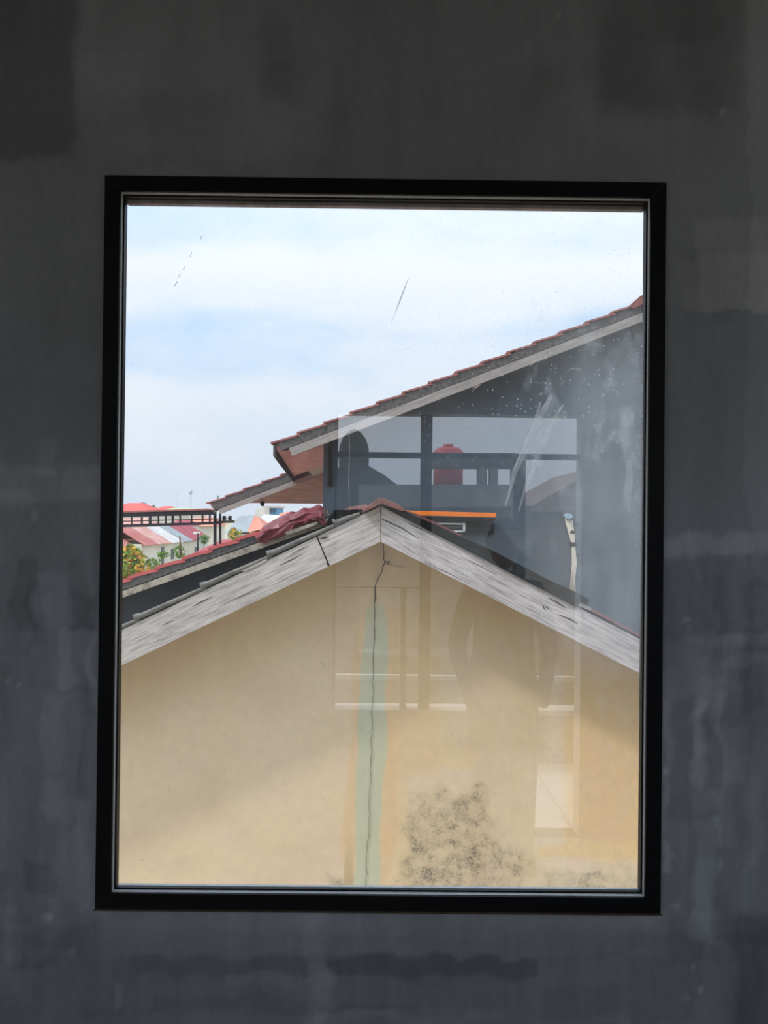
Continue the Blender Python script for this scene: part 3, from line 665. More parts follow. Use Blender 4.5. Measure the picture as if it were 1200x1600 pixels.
# orange-edged canopy and louvre on the slate wall
can = prism('canopy', [(640, 807), (775, 809.5), (772, 815), (640, 815)], dAw-.22, .22, M['dark_gap'], slate)
fo = prism('canopy_edge', [(634, 797), (640, 798), (775, 801.5), (775.5, 807), (773, 808.5), (640, 805), (634, 804)], dAw-.26, .05, M['orange'], slate, .004); fo['label'] = 'bright orange canopy edge'
prism('canopy_shadow', [(645, 813), (772, 817), (772, 834), (640, 834)], dAw-.10, .1, M['dark_gap'], slate)  # dark sheet standing in for the canopy's shadow on the wall
lv = thing('dummy', 'x', 'x', (0, 0, 0)); bpy.data.objects.remove(lv)
vent = prism('vent_window', [(678, 817), (726, 818), (726, 830.5), (678, 829.5)], dAw-.14, .02, M['darkglass'], slate)
for q in ([(677, 816.5), (727, 817.5), (727, 820), (677, 819)], [(677, 828), (727, 829), (727, 831.5), (677, 830.5)], [(677, 817), (680, 817), (680, 831), (677, 831)], [(723.5, 817), (727, 817), (727, 831), (723.5, 831)]):
    prism('vent_frame', q, dAw-.17, .04, M['white'], vent)
prism('vent_slat', [(680, 822), (724, 823), (724, 824.5), (680, 823.5)], dAw-.15, .015, M['mortar'], vent)
# cables on the slate wall
M['cable'] = mat('ivory_cable_sheath', S(226, 218, 202), .6, .15, 20)
M['bluegrey'] = mat('pale_blue_cap', S(160, 186, 200), .6, .1, 10)
cb = thing('cable_bundle', 'ivory cable bundle with black tie hanging down the slate-grey wall', 'cable', W(893, 925, dAw-.05))
dc = dAw-.04
for pts in ([(884, 810), (889, 832), (894, 848), (895, 880), (891, 925)], [(889, 811), (893, 830), (897, 850), (900, 880), (897, 905), (898, 925)], [(893, 813), (896, 832), (897, 850), (899, 878), (895, 925)], [(887, 812), (894, 842), (896, 862), (897, 890), (894, 925)]):
    tube('cable', [W(a, b, dc) for a, b in pts], .0125, M['cable'], cb, 6)
tube('cable_tie', [W(891, 850.5, dc), W(901, 850.5, dc)], .03, M['dark_gap'], cb)
tube('cable_tie', [W(891, 830.5, dc), W(897, 832, dc)], .024, M['dark_gap'], cb)
prism('junction_cap', [(881, 805), (886, 802), (893, 803), (896, 808), (891, 810), (884, 810)], dAw-.1, .08, M['bluegrey'], cb)
for q in ((902, 820), (903, 868), (903, 903)): tube('clip', [W(q[0]-2, q[1], dc), W(q[0]+1, q[1], dc)], .012, M['dark_gap'], cb, 6)

# ================================================================== lower house on the left with black side wall
M['blackwall'] = mat('black_waterproofed_wall', S(44, 46, 52), .8, .35, 4, stretch=(3, 1, 1), bump=.1)
M['tan'] = mat('lichen_board', S(176, 168, 154), .9, .4, 10, col2=S(120, 112, 100), thr=(.35, .55))
M['tile_bright'] = mat('salmon_roof_tile', S(206, 104, 102), .75, .25, 8, bump=.2)
M['tile_bounce'] = mat('pale_bounce_tile', S(206, 160, 150), .85, .25, 4)  # for the hidden slope, made paler to bounce light up to the soffit
dK, dKw = 9.4, 9.56
low = thing('house', 'low house with salmon tile edge and black wall behind the cream gable', 'house', (W(340, 900, dKw).x, W(340, 900, dKw).y, GZ))
yK0 = W(600, 800, dK).y; yKw = W(600, 800, dKw).y
q0 = W(205, 900, dK); q1 = W(368, 842, dK); kK = (q1.z-q0.z)/(q1.x-q0.x); zK = lambda X: q0.z+(X-q0.x)*kK
uK = Vector((1, 0, kK)).normalized(); nK = Vector((-uK.z, 0, uK.x)); XK0 = W(-60, 990, dK).x; XK1 = W(506, 792, dK).x
def kslab(name, x0, x1, y0, y1, o0, o1, m):
    v = []
    for y in (y0, y1):
        for X in (x0, x1):
            for of in (o0, o1): v.append(Vector((X, y, zK(X)))+nK*of)
    return mesh(name, v, [(0, 2, 3, 1), (4, 5, 7, 6), (0, 4, 6, 2), (1, 3, 7, 5), (0, 1, 5, 4), (2, 6, 7, 3)], m, low)
kslab('verge_mortar', XK0, XK1, yK0, yK0+.3, -.03, -.125, M['mortar'])
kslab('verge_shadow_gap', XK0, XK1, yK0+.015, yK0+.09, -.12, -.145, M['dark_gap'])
kslab('fascia_board', XK0, XK1, yK0-.012, yK0+.05, -.138, -.215, M['tan'])
kslab('roof_slope', XK0, XK1, yK0+.3, yK0+4.2, -.03, -.10, M['tile_bounce'])
extrude('side_wall', [Vector((XK0+.6, yKw, GZ)), Vector((XK1, yKw, GZ)), Vector((XK1, yKw, zK(XK1)-.1)), Vector((XK0+.6, yKw, zK(XK0+.6)-.1))], Vector((0, .15, 0)), M['blackwall'], low)
stK = (W(288, 870, dK)-W(246.7, 886.7, dK)).length
def wavy_tile(uv, nv, L, m):
    v = []; f = []; n = 7
    for y in (0, .35):
        for k in range(n):
            s = -.03+(L+.03)*k/(n-1); t = k/(n-1)
            of = .030*(1-t) + .008*math.sin(t*math.pi) - .012
            v += [uv*s+nv*(of+.018)+Vector((0, y, 0)), uv*s+nv*(of-.022)+Vector((0, y, 0))] if k else [uv*s+nv*(of+.016)+Vector((0, y, 0)), uv*s+nv*(of-.03)+Vector((0, y, 0))]
    for k in range(n-1):
        a = 2*k; b = 2*n+2*k
        f += [(a, a+2, a+3, a+1), (b, b+1, b+3, b+2), (a, b, b+2, a+2), (a+1, a+3, b+3, b+1)]
    f += [(0, 1, 2*n+1, 2*n), (2*n-2, 4*n-2, 4*n-1, 2*n-1)]
    me = bpy.data.meshes.new('roof_tile'); me.from_pydata([tuple(p) for p in v], [], f); me.update(); me.materials.append(m); return me
tK = wavy_tile(uK, nK, stK, M['tile_bright'])
bK = Vector((q0.x, yK0-.02, zK(q0.x)-.028))
for k in range(-3, 6):
    o = link('roof_tile', tK, None, low); o.location = bK + uK*stK*k
# crumpled maroon tarp over its upper end
M['tarp'] = mat('maroon_tarpaulin', S(132, 62, 70), .42, .25, 9, spec=.5)
def tarp():
    top = [(401, 836), (410, 823), (425, 814), (440, 806), (455, 799), (463, 800), (474, 793), (484, 794), (498, 788), (506, 793), (508, 806)]
    bot = [(408, 846), (413, 849), (427, 843), (440, 839), (455, 831), (466, 826), (478, 821), (490, 817), (497, 816), (503, 821), (508, 822)]
    n = 9; v = []; f = []; r = random.Random(11); c = len(top)
    yy0 = W(600, 800, 9.28).y
    for i in range(c):
        a = W(*top[i], 9.55); b = W(*bot[i], 9.3)
        for k in range(n):
            t = k/(n-1); p = a.lerp(b, t)
            bulge = math.sin(math.pi*min(1, t*1.0))*.16
            jit = .06 if 0 < k < n-1 else .012
            v.append(Vector((p.x+r.uniform(-.03, .03)*(0 < k < n-1), p.y-bulge+r.uniform(-jit, jit), p.z+r.uniform(-.02, .02)*(0 < k < n-1))))
        v.append(Vector((a.x, a.y+.7, a.z-.06))); v.append(Vector((b.x, a.y+.7, b.z)))
    m_ = n+2
    for i in range(c-1):
        for k in range(m_):
            k2 = (k+1) % m_
            def idx(ii, kk): return ii*m_ + ([0]+list(range(1, n))+[n+1, n])[kk] if False else ii*m_+kk
            order = list(range(n)) + [n+1, n]
            A, B = order[k], order[k2]
            q = (i*m_+A, (i+1)*m_+A, (i+1)*m_+B, i*m_+B)
            if r.random() < .5: f += [(q[0], q[1], q[2]), (q[0], q[2], q[3])]
            else: f += [(q[0], q[1], q[3]), (q[1], q[2], q[3])]
    order = list(range(n)) + [n+1, n]
    f += [tuple(order[::-1]), tuple((c-1)*m_+k for k in order)]
    return tag(mesh('tarpaulin', v, f, M['tarp']), 'crumpled maroon tarpaulin lying over the tile edge beside the slate-grey wall', 'tarpaulin')
tarp()
prism('verge_board', [(446, 831), (470, 823), (495, 815), (496, 819), (472, 828), (448, 836)], 9.22, .06, M['tan'], low)

# ================================================================== steel terrace frame at eye level
M['steel'] = mat('dark_steel', S(52, 54, 60), .6, .3, 12)
dF = 14.2
fr = thing('terrace_frame', 'dark steel terrace frame with lattice rail left of the tiled eave', 'railing', (W(338, 840, dF).x, W(338, 840, dF).y, GZ))
prism('roof_edge', [(60, 802.5), (325, 794.5), (330, 797), (60, 805)], dF-.1, 1.2, M['tile_red'], fr)
prism('gutter', [(60, 805), (332, 798), (336, 804), (60, 812)], dF-.05, .12, M['steel'], fr)
prism('soffit_strip', [(60, 802.5), (325, 796), (325, 799), (60, 806)], dF-.02, .8, M['mortar'], fr)
prism('lower_rail', [(60, 823), (345, 815), (345, 819), (60, 828)], dF, .08, M['steel'], fr)
prism('middle_rail', [(60, 817), (360, 809.5), (360, 811), (60, 818.5)], dF+.02, .04, M['steel'], fr)
for x, w in ((205, 1.2), (221, 2), (234, 3.4), (247, 1.5), (258.5, 1.8), (269.5, 3.2), (281, 2), (299, 1.2), (316, 2), (327.5, 2.4)):
    yv = 812-(x-60)*.0294; prism('baluster', [(x-w/2, yv-6), (x+w/2, yv-6), (x+w/2, yv+13), (x-w/2, yv+13)], dF+.01, .05, M['steel'], fr)
for x, w, y1 in ((335.5, 4, 1000), (343.5, 3, 1000)): prism('post', [(x-w/2, 800), (x+w/2, 800), (x+w/2, y1), (x-w/2, y1)], dF+.1, .06, M['steel'], fr)
prism('bracket', [(338, 814), (362, 813), (362, 817), (338, 818)], dF+.1, .3, M['mortar'], fr)
for x in (350, 359): prism('rail_box', [(x-2.5, 806), (x+2, 806), (x+2, 817), (x-2.5, 817)], dF+.6, .08, M['steel'], fr)

# ================================================================== the neighbourhood below
struct(mesh('ground', [(-400, -600, GZ), (400, -600, GZ), (400, 900, GZ), (-400, 900, GZ)], [(0, 1, 2, 3)], mat('dusty_ground', S(196, 184, 164), .95, .3, .3, col2=S(160, 156, 130))), 'dusty open ground between the houses', 'ground')
M['rust'] = mat('rusted_sheet', S(196, 124, 116), .8, .35, .9, stretch=(1, 1, 1), col2=S(170, 96, 88))
M['rust2'] = mat('pale_rusted_sheet', S(212, 170, 160), .8, .3, .9, col2=S(190, 132, 122))
M['zinc'] = mat('pale_zinc_sheet', S(214, 210, 208), .7, .2, .7)
M['zincd'] = mat('dull_zinc_sheet', S(160, 166, 172), .7, .2, .7)
M['maroon'] = mat('maroon_sheet', S(176, 88, 96), .8, .25, .8)
M['wallw'] = mat('whitewashed_wall', S(224, 220, 208), .9, .15, .6)
M['redroof'] = mat('bright_red_roof', S(222, 104, 98), .8, .15, .3)
M['doorg'] = mat('shaded_door', S(110, 116, 122), .8, .2, 1)
M['blue'] = mat('blue_paint', S(110, 170, 214), .8, .15, .3)
M['orange_roof'] = mat('terracotta_ridge', S(226, 150, 128), .8, .2, .5)
M['greenroof'] = mat('pale_green_roof', S(196, 206, 160), .8, .15, .3)
zE, zRg = 1.6-2.65, 1.6-1.15
def row_house(label, e0, e1, sheets, openings, gap=0.0):
    """single-storey house: eave between two pixels at eave height, roof in sheets, white wall"""
    A = ground_at(*e0, zE); B = ground_at(*e1, zE); t = (B-A); L = t.length; t.normalize()
    back = Vector((-t.y, t.x, 0))
    if back.x > 0: back = -back
    h = thing('row_house', label, 'house', (A.x, A.y, GZ))
    run = 2.6
    s0 = 0
    for (frac, m) in sheets:
        s1 = s0+frac; P = A+t*L*s0; Q = A+t*L*(s1-.006)
        up = Vector((0, 0, zRg-zE)); R1 = P+back*run+up; R2 = Q+back*run+up; th = Vector((0, 0, -.06))
        mesh('roof_sheet', [P, Q, R2, R1, P+th, Q+th, R2+th, R1+th], [(0, 1, 2, 3), (7, 6, 5, 4), (0, 4, 5, 1), (1, 5, 6, 2), (2, 6, 7, 3), (3, 7, 4, 0)], M[m], h)
        s0 = s1
    i = back*.35; wz = zE+.1
    P = A+i; Q = B+i; P2 = P+back*4.4; Q2 = Q+back*4.4
    v = [Vector((p.x, p.y, z)) for z in (GZ, wz) for p in (P, Q, Q2, P2)]
    mesh('wall', v, [(0, 1, 5, 4), (1, 2, 6, 5), (2, 3, 7, 6), (3, 0, 4, 7)], M['wallw'], h)
    for (a, b, z0, z1, nm) in openings:
        P = A+t*L*a+i-back*.05; Q = A+t*L*b+i-back*.05
        v = [Vector((p.x, p.y, z)) for p, z in ((P, GZ+z0), (Q, GZ+z0), (Q, GZ+z1), (P, GZ+z1))]
        extrude(nm, v, back*.05, M['doorg'], h)
    # back slope
    R1 = A+back*run+Vector((0, 0, zRg-zE)); R2 = B+back*run+Vector((0, 0, zRg-zE)); E1 = A+back*5.2; E2 = B+back*5.2
    mesh('roof_back', [R1, R2, E2, E1], [(0, 1, 2, 3)], M['rust'], h)
    return h
row_house('row house with one plain rusty red roof sheet at the window edge', (158, 861), (214, 855.3), [(.55, 'rust'), (.45, 'rust')], [(.6, .75, .2, 2.1, 'door')])
row_house('row house with rusty, pinkish and pale zinc roof sheets and white wall', (227, 852), (288, 846), [(.30, 'rust'), (.36, 'rust2'), (.34, 'zinc')], [(.46, .53, .1, 2.0, 'door'), (.72, .80, .7, 1.7, 'window')])
row_house('row house with dull zinc and maroon roof sheets behind the bare stake', (289, 845.5), (330, 840), [(.28, 'zincd'), (.30, 'maroon'), (.42, 'maroon')], [(.45, .6, .3, 1.5, 'window')])
def hip_house(label, pxs, d, roofm, wallm, depth=8, hh=3, win=None):
    """far house: roof outline facing us by pixels, walls below"""
    pts = [W(x, y, d) for x, y in pxs]; x0 = min(p.x for p in pts); x1 = max(p.x for p in pts); zb = min(p.z for p in pts); y0 = pts[0].y
    h = thing('far_house', label, 'house', ((x0+x1)/2, y0, GZ))
    cy = y0+depth/2; n = len(pts)
    tops = [Vector((p.x, cy if p.z > zb+.3 else y0, p.z)) for p in pts]; backs = [Vector((p.x, cy+.1 if p.z > zb+.3 else y0+depth, p.z)) for p in pts]
    v = tops+backs; f = [list(range(n)), list(range(2*n-1, n-1, -1))] + [[i, (i+1) % n, n+(i+1) % n, n+i] for i in range(n)]
    mesh('roof', v, f, M[roofm], h)
    m_ = (x1-x0)*.06
    box('wall', (x0+m_, y0+.5, GZ), (x1-m_, y0+depth-.5, zb+.02), M[wallm], h)
    if win:
        for (a, b, c, e) in win:
            P0 = W(a, b, d+.45); P1 = W(c, e, d+.45); box('window', (P0.x, y0+.42, P1.z), (P1.x, y0+.5, P0.z), M['doorg'], h)
    return h
hip_house('far house with broad bright red hipped roof at the left of the skyline', [(150, 800), (183, 785), (208, 785), (231, 799)], 104, 'redroof', 'wallw', 9)
hip_house('far house with small bright red hipped roof beside the trees', [(226, 800), (243, 790.5), (255, 790), (265, 799)], 134, 'redroof', 'wallw', 10)
hip_house('far long low house with pale green roof on the skyline', [(244, 800), (256, 793), (300, 794), (306, 800)], 121, 'greenroof', 'wallw', 10)
hip_house('far house with orange red roof seen through the lattice rail', [(285, 822), (292, 809), (325, 808), (335, 822)], 108, 'orange_roof', 'wallw', 9)
hip_house('far house with maroon roof seen through the lattice rail', [(255, 822), (268, 812), (286, 812), (294, 822)], 97, 'maroon', 'wallw', 7)
hip_house('far house with pinkish roof behind the left end of the rail', [(150, 822), (175, 810), (215, 809), (232, 822)], 90, 'rust2', 'wallw', 7)
hip_house('far house with grey roof right of the terrace posts', [(350, 834), (364, 806), (386, 805), (404, 830)], 60, 'zincd', 'wallw', 6)
hip_house('far house with terracotta roof edge in the gap above the tarpaulin', [(386, 832), (388, 806), (394, 807), (414, 826)], 52, 'orange_roof', 'wallw', 5)
hip_house('far house with pale grey roof below the blue building', [(394, 824), (402, 803), (425, 805), (446, 822)], 68, 'zinc', 'wallw', 8)
hip_house('far house with salmon roof at the upper end of the tarpaulin', [(424, 812), (432, 801), (446, 799), (460, 812)], 84, 'orange_roof', 'wallw', 8)
hip_house('brown tin-roofed shed behind the two steel posts', [(298, 866), (330, 846), (362, 843), (385, 862)], 38, 'maroon', 'wallw', 5)
bb = thing('far_building', 'small blue flat-roofed building under the terrace roof', 'building', (W(423, 803, 90).x, W(423, 803, 90).y, GZ))
prism('wall', [(413, 793), (434, 793), (434, 900), (413, 900)], 90, 5, M['blue'], bb)
prism('roof', [(411, 790.5), (436, 790.5), (436, 793.5), (411, 793.5)], 89.6, 6, M['zinc'], bb)
for x in (418, 423, 428): prism('window', [(x-1.6, 796), (x+1.6, 796), (x+1.6, 801), (x-1.6, 801)], 89.9, .2, M['doorg'], bb)
wb = prism('far_wall', [(398, 796), (412, 793), (412, 900), (398, 900)], 80, 4, M['wallw']); tag(wb, 'white far house wall left of the blue building', 'wall')
# masts
def mast(label, x, y0, y1, w, d):
    h = thing('radio_mast', label, 'mast', W(x, y1, d))
    a = W(x, y0, d); b = W(x, y1, d); b.z = GZ; hw = w*d/F/2
    for sx in (-1, 1): tube('leg', [a+Vector((sx*hw*.5, 0, 0)), b+Vector((sx*hw, 0, 0))], hw*.16, M['mast'], h, 5)
    n = 12
    for k in range(n):
        p = a.lerp(b, k/n); q = a.lerp(b, (k+1)/n); tube('brace', [p+Vector((-hw*.6, 0, 0)), q+Vector((hw*.7, 0, 0))], hw*.12, M['mast'], h, 4)
    return h
M['mast'] = mat('hazy_grey_steel', S(196, 204, 214), .8, .1, 1)
mast('slim lattice mast, leftmost on the skyline', 277, 769, 797, 2.6, 260)
m2 = mast('lattice telecom mast with antenna drum on top', 298, 765, 797, 4, 260)
tube('antenna_drum', [W(298, 764.5, 260), W(298, 772, 260)], .55, M['mast'], m2)
m3 = thing('radio_mast', 'single thin pole mast, rightmost on the skyline', 'mast', W(319, 797, 260)); tube('pole', [W(319, 761, 260), Vector((W(319, 800, 260).x, W(319, 800, 260).y, GZ))], .07, M['mast'], m3, 5)
# greenery
def leaf_mat(name, c1, c2):
    return mat(name, c1, .7, .3, 3.5, col2=c2, thr=(.40, .58))
M['leaf'] = leaf_mat('green_leaves', S(120, 150, 58), S(70, 104, 44)); M['leafo'] = leaf_mat('yellow_orange_leaves', S(196, 186, 66), S(196, 120, 52))
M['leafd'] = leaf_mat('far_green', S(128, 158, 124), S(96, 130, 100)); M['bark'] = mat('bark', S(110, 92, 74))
def plant(name, label, cat, base, top, rad, mats, n, leaf, seed, squash=1.0, group=None):
    r = random.Random(seed); h = thing(name, label, cat, base, group)
    hgt = (top-base).length
    foot = base if name == 'weed' else Vector((base.x, base.y, GZ)); h.location = foot
    tube('stem', [foot, base.lerp(top, .6)], [leaf*.25, leaf*.12], M['bark'], h, 6)
    for gi, m in enumerate(mats):
        v = []; f = []
        for k in range(n):
            a = r.uniform(0, 6.283); ph = r.uniform(-1, 1); rr = rad*r.uniform(.55, 1.0)*(.8+.3*math.sin(a*3+gi*2))
            c = base.lerp(top, .55) + Vector((math.cos(a)*math.sqrt(1-ph*ph)*rr, math.sin(a)*math.sqrt(1-ph*ph)*rr, ph*hgt*.46*squash*r.uniform(.8, 1.05)))
            d1 = Vector((r.gauss(0, 1), r.gauss(0, 1), r.gauss(0, 1)+.5)).normalized(); d2 = d1.orthogonal().normalized(); L = leaf*r.uniform(.6, 1.2)
            b = len(v); v += [c-d1*L, c+d2*L*.45, c+d1*L, c-d2*L*.45]; f.append((b, b+1, b+2, b+3))
        me = bpy.data.meshes.new('foliage'); me.from_pydata([tuple(p) for p in v], [], f); me.update()
        o = link('foliage', me, M[m], h); o['kind'] = 'stuff'
    return h
plant('croton_bush', 'bush with yellow green and orange leaves at the lower left of the view', 'bush', W(203, 935, 30), W(205, 854, 30), .72, ['leaf', 'leafo', 'leafo'], 420, .13, 1)
plant('shrub', 'low green shrub at the foot of the white row house wall', 'bush', W(238, 896, 50), W(240, 872, 50), .6, ['leaf'], 160, .12, 2)
plant('shrub', 'green shrub beside the stake in front of the row houses', 'bush', W(279, 874, 55), W(281, 853, 55), .55, ['leaf'], 140, .12, 3)
plant('shrub', 'small green shrub left of the terrace posts', 'bush', W(318, 850, 60), W(319, 836, 60), .4, ['leaf', 'leafd'], 90, .13, 4)
plant('shrub', 'yellowish green shrub right of the terrace posts', 'bush', W(365, 845, 36), W(367, 826, 36), .35, ['leafo', 'leaf'], 90, .09, 6)
plant('papaya_tree', 'slender papaya tree with drooping crown before the white row house', 'tree', W(254, 888, 52), W(255, 850, 52), .45, ['leaf'], 60, .14, 8, .25)
for i, (x, y, rr, lb) in enumerate(((221, 792, 1.0, 'hazy tree between the two bright red far roofs'), (238, 796, .9, 'low hazy tree just left of the small red hipped roof'), (205, 797, .9, 'hazy tree behind the broad red roof'))):
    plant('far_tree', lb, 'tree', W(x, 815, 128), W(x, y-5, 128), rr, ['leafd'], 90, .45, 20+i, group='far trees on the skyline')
plant('weed', 'small weed sprouting on the lower end of the terrace roof', 'plant', W(343, 791, 13.6), W(341, 774, 13.6), .06, ['leafd'], 26, .025, 31)
stake = tag(tube('stake', [W(283, 868, 50), W(281, 838, 50)], [.07, .05], M['bark']), 'bare dark stake standing before the row houses', 'stake')
pole = thing('street_lamp', 'short grey post with flat white head near the row houses', 'lamp', W(309, 862, 55)); tube('post', [W(309, 862, 55), W(309, 833, 55)], .06, M['steel'], pole, 6); prism('lamp_head', [(302, 831), (311, 831), (311, 834.5), (302, 834.5)], 55, .3, M['white'], pole)

# ================================================================== BEHIND THE VIEWER (seen only as reflections in the pane)
dD = 3.87
door = bpy.data.objects.new('door_1', None); C.objects.link(door); door.location = ((DL+DR)/2, YB-.06, 0); door['kind'] = 'structure'
door['label'] = 'tall glazed rear opening with black bars, seen reflected in the pane'; door['category'] = 'door'
M['rear_frame'] = mat('rear_black_frame', (.02, .02, .022, 1), .5, .2, 20)
zF = 0.0
def bar(name, x0, y0, x1, y1):
    a = MR(x0, y0, dD+.06); b = MR(x1, y1, dD+.06); box(name, (min(a.x, b.x), YB-.09, max(0.0, min(a.z, b.z))), (max(a.x, b.x), YB-.04, max(a.z, b.z)), M['rear_frame'], door)
bar('mullion', 658, 640, 668.5, 1310); bar('transom', 515, 706, 914, 719); bar('mullion', 801, 719, 815, 1310)
bar('transom', 515, 915, 664, 919); bar('mullion', 626, 919, 631, 1310)
bar('jamb', 515, 640, 521, 1310); bar('jamb', 908, 640, 914, 1310); bar('frame_head', 515, 640, 914, 647)
box('sill_wall', (DL, YB-.115, 0), (MR(801, 900, dD).x, YB-.02, MR(700, 1112, dD).z), M['plaster'], door)
M['pale_tile'] = mat('pale_balcony_tile', S(176, 172, 166), .5, .2, 3)
M['rear_grey'] = mat('rear_grey_render', S(112, 112, 112), .9, .2, 1)
M['rear_dark2'] = mat('rear_dark_kerb', S(96, 92, 90), .9, .3, 2)
M['rear_dark'] = mat('rear_dark_roof', S(70, 66, 66), .9, .3, 2)
M['rear_white'] = mat('rear_white_render', S(180, 178, 174), .9, .1, 1)
M['tank'] = mat('red_plastic_tank', S(200, 62, 58), .5, .1, 2)
yb0 = YB-.12; yb1 = MR(700, 1000, 5.2).y
bal = thing('balcony', 'pale tiled balcony behind the viewer, reflected low in the pane', 'balcony', ((DL+DR)/2, (yb0+yb1)/2, -.12))
box('slab', (DL-.6, yb1, -.14), (DR+.6, yb0, -.02), M['pale_tile'], bal)
box('kerb', (DL-.6, yb1, -.02), (DR+.6, yb1+.12, .31), M['rear_dark2'], bal)
box('kerb_cap', (DL-.6, yb1-.02, .31), (DR+.6, yb1+.14, .34), M['rear_white'], bal)
for k in range(4): box('floor_tile', (DL-.6+k*.62, yb1+.14, -.02), (DL-.6+k*.62+.6, yb0-.02, -.008), M['pale_tile'], bal)
for z in (.52,): box('rail', (DL-.6, yb1+.04, z), (DR+.6, yb1+.08, z+.03), M['rear_white'], bal)
for x in (DL-.5, (DL+DR)/2-.1, DR+.5): box('rail_post', (x-.02, yb1+.04, .34), (x+.02, yb1+.08, .55), M['rear_white'], bal)
dN = 15.0
nb = thing('rear_house', 'grey roof terrace house reflected in the pane below the red tank', 'house', (MR(730, 800, dN).x, MR(730, 800, dN).y, GZ))
rprism('wall', [(560, 790), (830, 790), (830, 1260), (560, 1260)], dN, 4, M['rear_grey'], nb)
rprism('parapet', [(560, 757), (818, 757), (818, 792), (560, 792)], dN-.3, .25, M['rear_grey'], nb)
rprism('terrace_beam', [(668, 708), (806, 708), (806, 732), (668, 732)], dN-.2, .2, M['rear_dark'], nb)
for x0, x1 in ((747, 761), (766, 778), (800, 808)): rprism('pillar', [(x0, 730), (x1, 730), (x1, 758), (x0, 758)], dN-.2, .25, M['rear_grey'], nb)
rprism('ledge', [(560, 1020), (830, 1020), (830, 1026), (560, 1026)], dN-.5, .5, M['rear_grey'], nb)
tk = thing('water_tank', 'red water tank on the terrace, reflected in the pane above the orange edge', 'tank', MR(700, 757, dN+1))
ct = MR(700, 757, dN+1.2); rt = 23*(dN+1.2)/F; th_ = 57*(dN+1.2)/F
tube('barrel', [ct, ct+Vector((0, 0, th_*.9)), ct+Vector((0, 0, th_))], [rt, rt, rt*.75], M['tank'], tk, 20)
tube('lid', [ct+Vector((0, 0, th_)), ct+Vector((0, 0, th_*1.1))], rt*.35, M['tank'], tk, 14)
gbr = thing('rear_house', 'gabled house with brown roof reflected at the right of the pane', 'house', (MR(880, 800, 20).x, MR(880, 800, 20).y, GZ))
rprism('roof', [(816, 800), (850, 779), (945, 727), (1010, 790), (1010, 800)], 20, 6, mat('rear_brown_roof', S(136, 116, 108)), gbr)
rprism('wall', [(822, 800), (1000, 800), (1000, 1160), (822, 1160)], 20.2, 6, mat('rear_tan_wall', S(128, 116, 104)), gbr)
glh = thing('rear_house', 'dark gabled roof reflected at the left of the pane', 'house', (MR(560, 800, 18).x, MR(560, 800, 18).y, GZ))
rprism('roof', [(440, 800), (500, 745), (556, 716), (600, 742), (672, 796), (672, 800)], 19.4, 5.2, M['rear_dark'], glh)
rprism('wall', [(450, 800), (668, 800), (668, 1150), (450, 1150)], 19.6, 5, M['rear_grey'], glh)
dome = thing('rear_tree', 'dark rounded tree crown reflected in the pane near the tile edge', 'tree', MR(553, 800, 29))
dc_ = MR(553, 712, 29); rr = 24*29/F
tube('trunk', [Vector((dc_.x, dc_.y, GZ)), dc_], .2, M['bark'], dome)
tube('crown', [dc_+Vector((0, 0, z*rr*1.9)) for z in (-.9, -.5, 0, .3, .6, .8, .9)], [rr*k for k in (.5, .95, 1, .95, .75, .45, .1)], M['leafd'] if False else mat('dark_crown', S(52, 60, 56)), dome, 14)

# the person standing behind, a dark figure in the reflection
def person():
    b = MR(786, 1000, 3.5); X = b.x; Y = b.y; z0 = 0.0
    sk = bpy.data.meshes.new('person'); pts = []; ed = []; rad = []
    def add(p, r_, par=None):
        pts.append((X+p[0], Y+p[1], z0+p[2])); rad.append(r_)
        if par is not None: ed.append((par, len(pts)-1))
        return len(pts)-1
    pel = add((0, 0, .86), (.15, .11)); wa = add((0, 0, 1.02), (.14, .10), pel); ch = add((0, 0, 1.20), (.165, .105), wa); nk0 = add((0, 0, 1.32), (.07, .06), ch)
    nk = add((0, .01, 1.37), (.05, .05), nk0)
    for sx in (-1, 1):
        sh = add((sx*.15, 0, 1.27), (.06, .06), ch); el = add((sx*.215, .0, 1.02), (.045, .045), sh); wr = add((sx*.17, .10, .84), (.03, .034), el); add((sx*.15, .13, .77), (.024, .032), wr)
        hp = add((sx*.09, 0, .80), (.085, .09), pel); kn = add((sx*.10, .02, .45), (.06, .062), hp); an = add((sx*.105, 0, .09), (.042, .046), kn); add((sx*.115, .13, .035), (.035, .03), an)
    sk.from_pydata(pts, ed, []); sk.update()
    o = bpy.data.objects.new('person', sk); C.objects.link(o)
    mo = o.modifiers.new('skin', 'SKIN'); mo.use_smooth_shade = True
    if not sk.skin_vertices: sk.attributes
    return o, rad
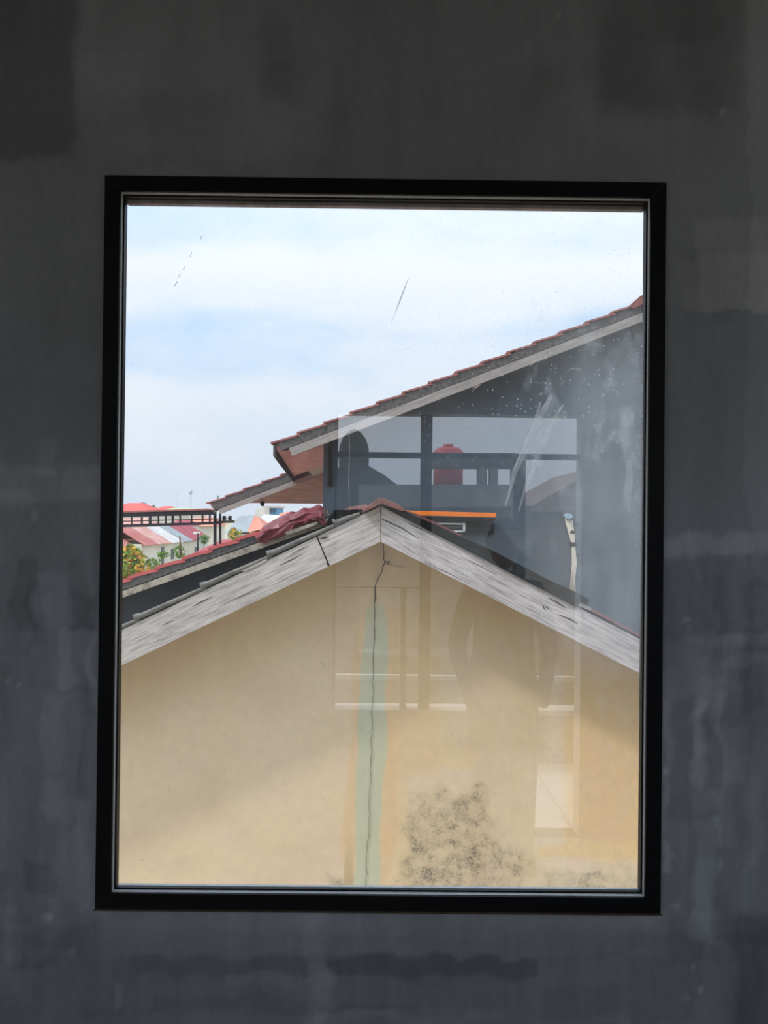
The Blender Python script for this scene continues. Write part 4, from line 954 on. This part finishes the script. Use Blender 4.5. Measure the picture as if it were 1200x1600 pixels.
def make_person():
    o, rad = person()
    bpy.context.view_layer.objects.active = o
    if len(o.data.skin_vertices) == 0:
        bpy.ops.object.select_all(action='DESELECT'); o.select_set(True)
        bpy.ops.mesh.customdata_skin_add()
    for i, sv in enumerate(o.data.skin_vertices[0].data): sv.radius = rad[i]; sv.use_root = (i == 0)
    ss = o.modifiers.new('sub', 'SUBSURF'); ss.levels = 1; ss.render_levels = 2
    o.data.materials.append(mat('dark_clothing', (.035, .037, .042, 1), .9, .3, 8))
    tag(o, 'person in dark clothes standing behind the viewer, a dim reflection in the pane', 'person')
    px = sum((Vector(v.co) for v in o.data.vertices), Vector())/len(o.data.vertices)
    # head with face and hair
    hc = Vector((px.x, o.data.vertices[0].co.y+.02, 1.485))
    bm = bmesh.new(); bmesh.ops.create_uvsphere(bm, u_segments=24, v_segments=18, radius=1)
    for v in bm.verts:
        x, y, z = v.co
        w = .076*(1-.22*max(0, -z)); v.co = Vector((x*w, y*.094*(1-.12*max(0, -z)), z*.115))
        if y > .8 and -.25 < z < .2 and abs(x) < .3: v.co.y += .016*(1-abs(z+.08)/.35)      # nose
        if y > .6 and .0 < z < .25 and .25 < abs(x) < .6: v.co.y -= .007                    # eye sockets
        if abs(x) > .93 and abs(y) < .3 and abs(z) < .25: v.co.x *= 1.14                    # ears
    me = bpy.data.meshes.new('head'); bm.to_mesh(me); bm.free()
    for v in me.vertices: v.co += hc
    link('head', me, mat('skin', S(150, 110, 88), .6, .1, 10), o, True)
    bm = bmesh.new(); bmesh.ops.create_uvsphere(bm, u_segments=24, v_segments=18, radius=1)
    bmesh.ops.delete(bm, geom=[v for v in bm.verts if v.co.z < -.25 or (v.co.y > .45 and v.co.z < .5)], context='VERTS')
    for v in bm.verts: v.co = Vector((v.co.x*.085, v.co.y*.102-.004, v.co.z*.123+.004))
    me = bpy.data.meshes.new('hair'); bm.to_mesh(me); bm.free()
    for v in me.vertices: v.co += hc
    link('hair', me, mat('black_hair', (.012, .011, .01, 1), .5, .2, 30), o, True)
make_person()
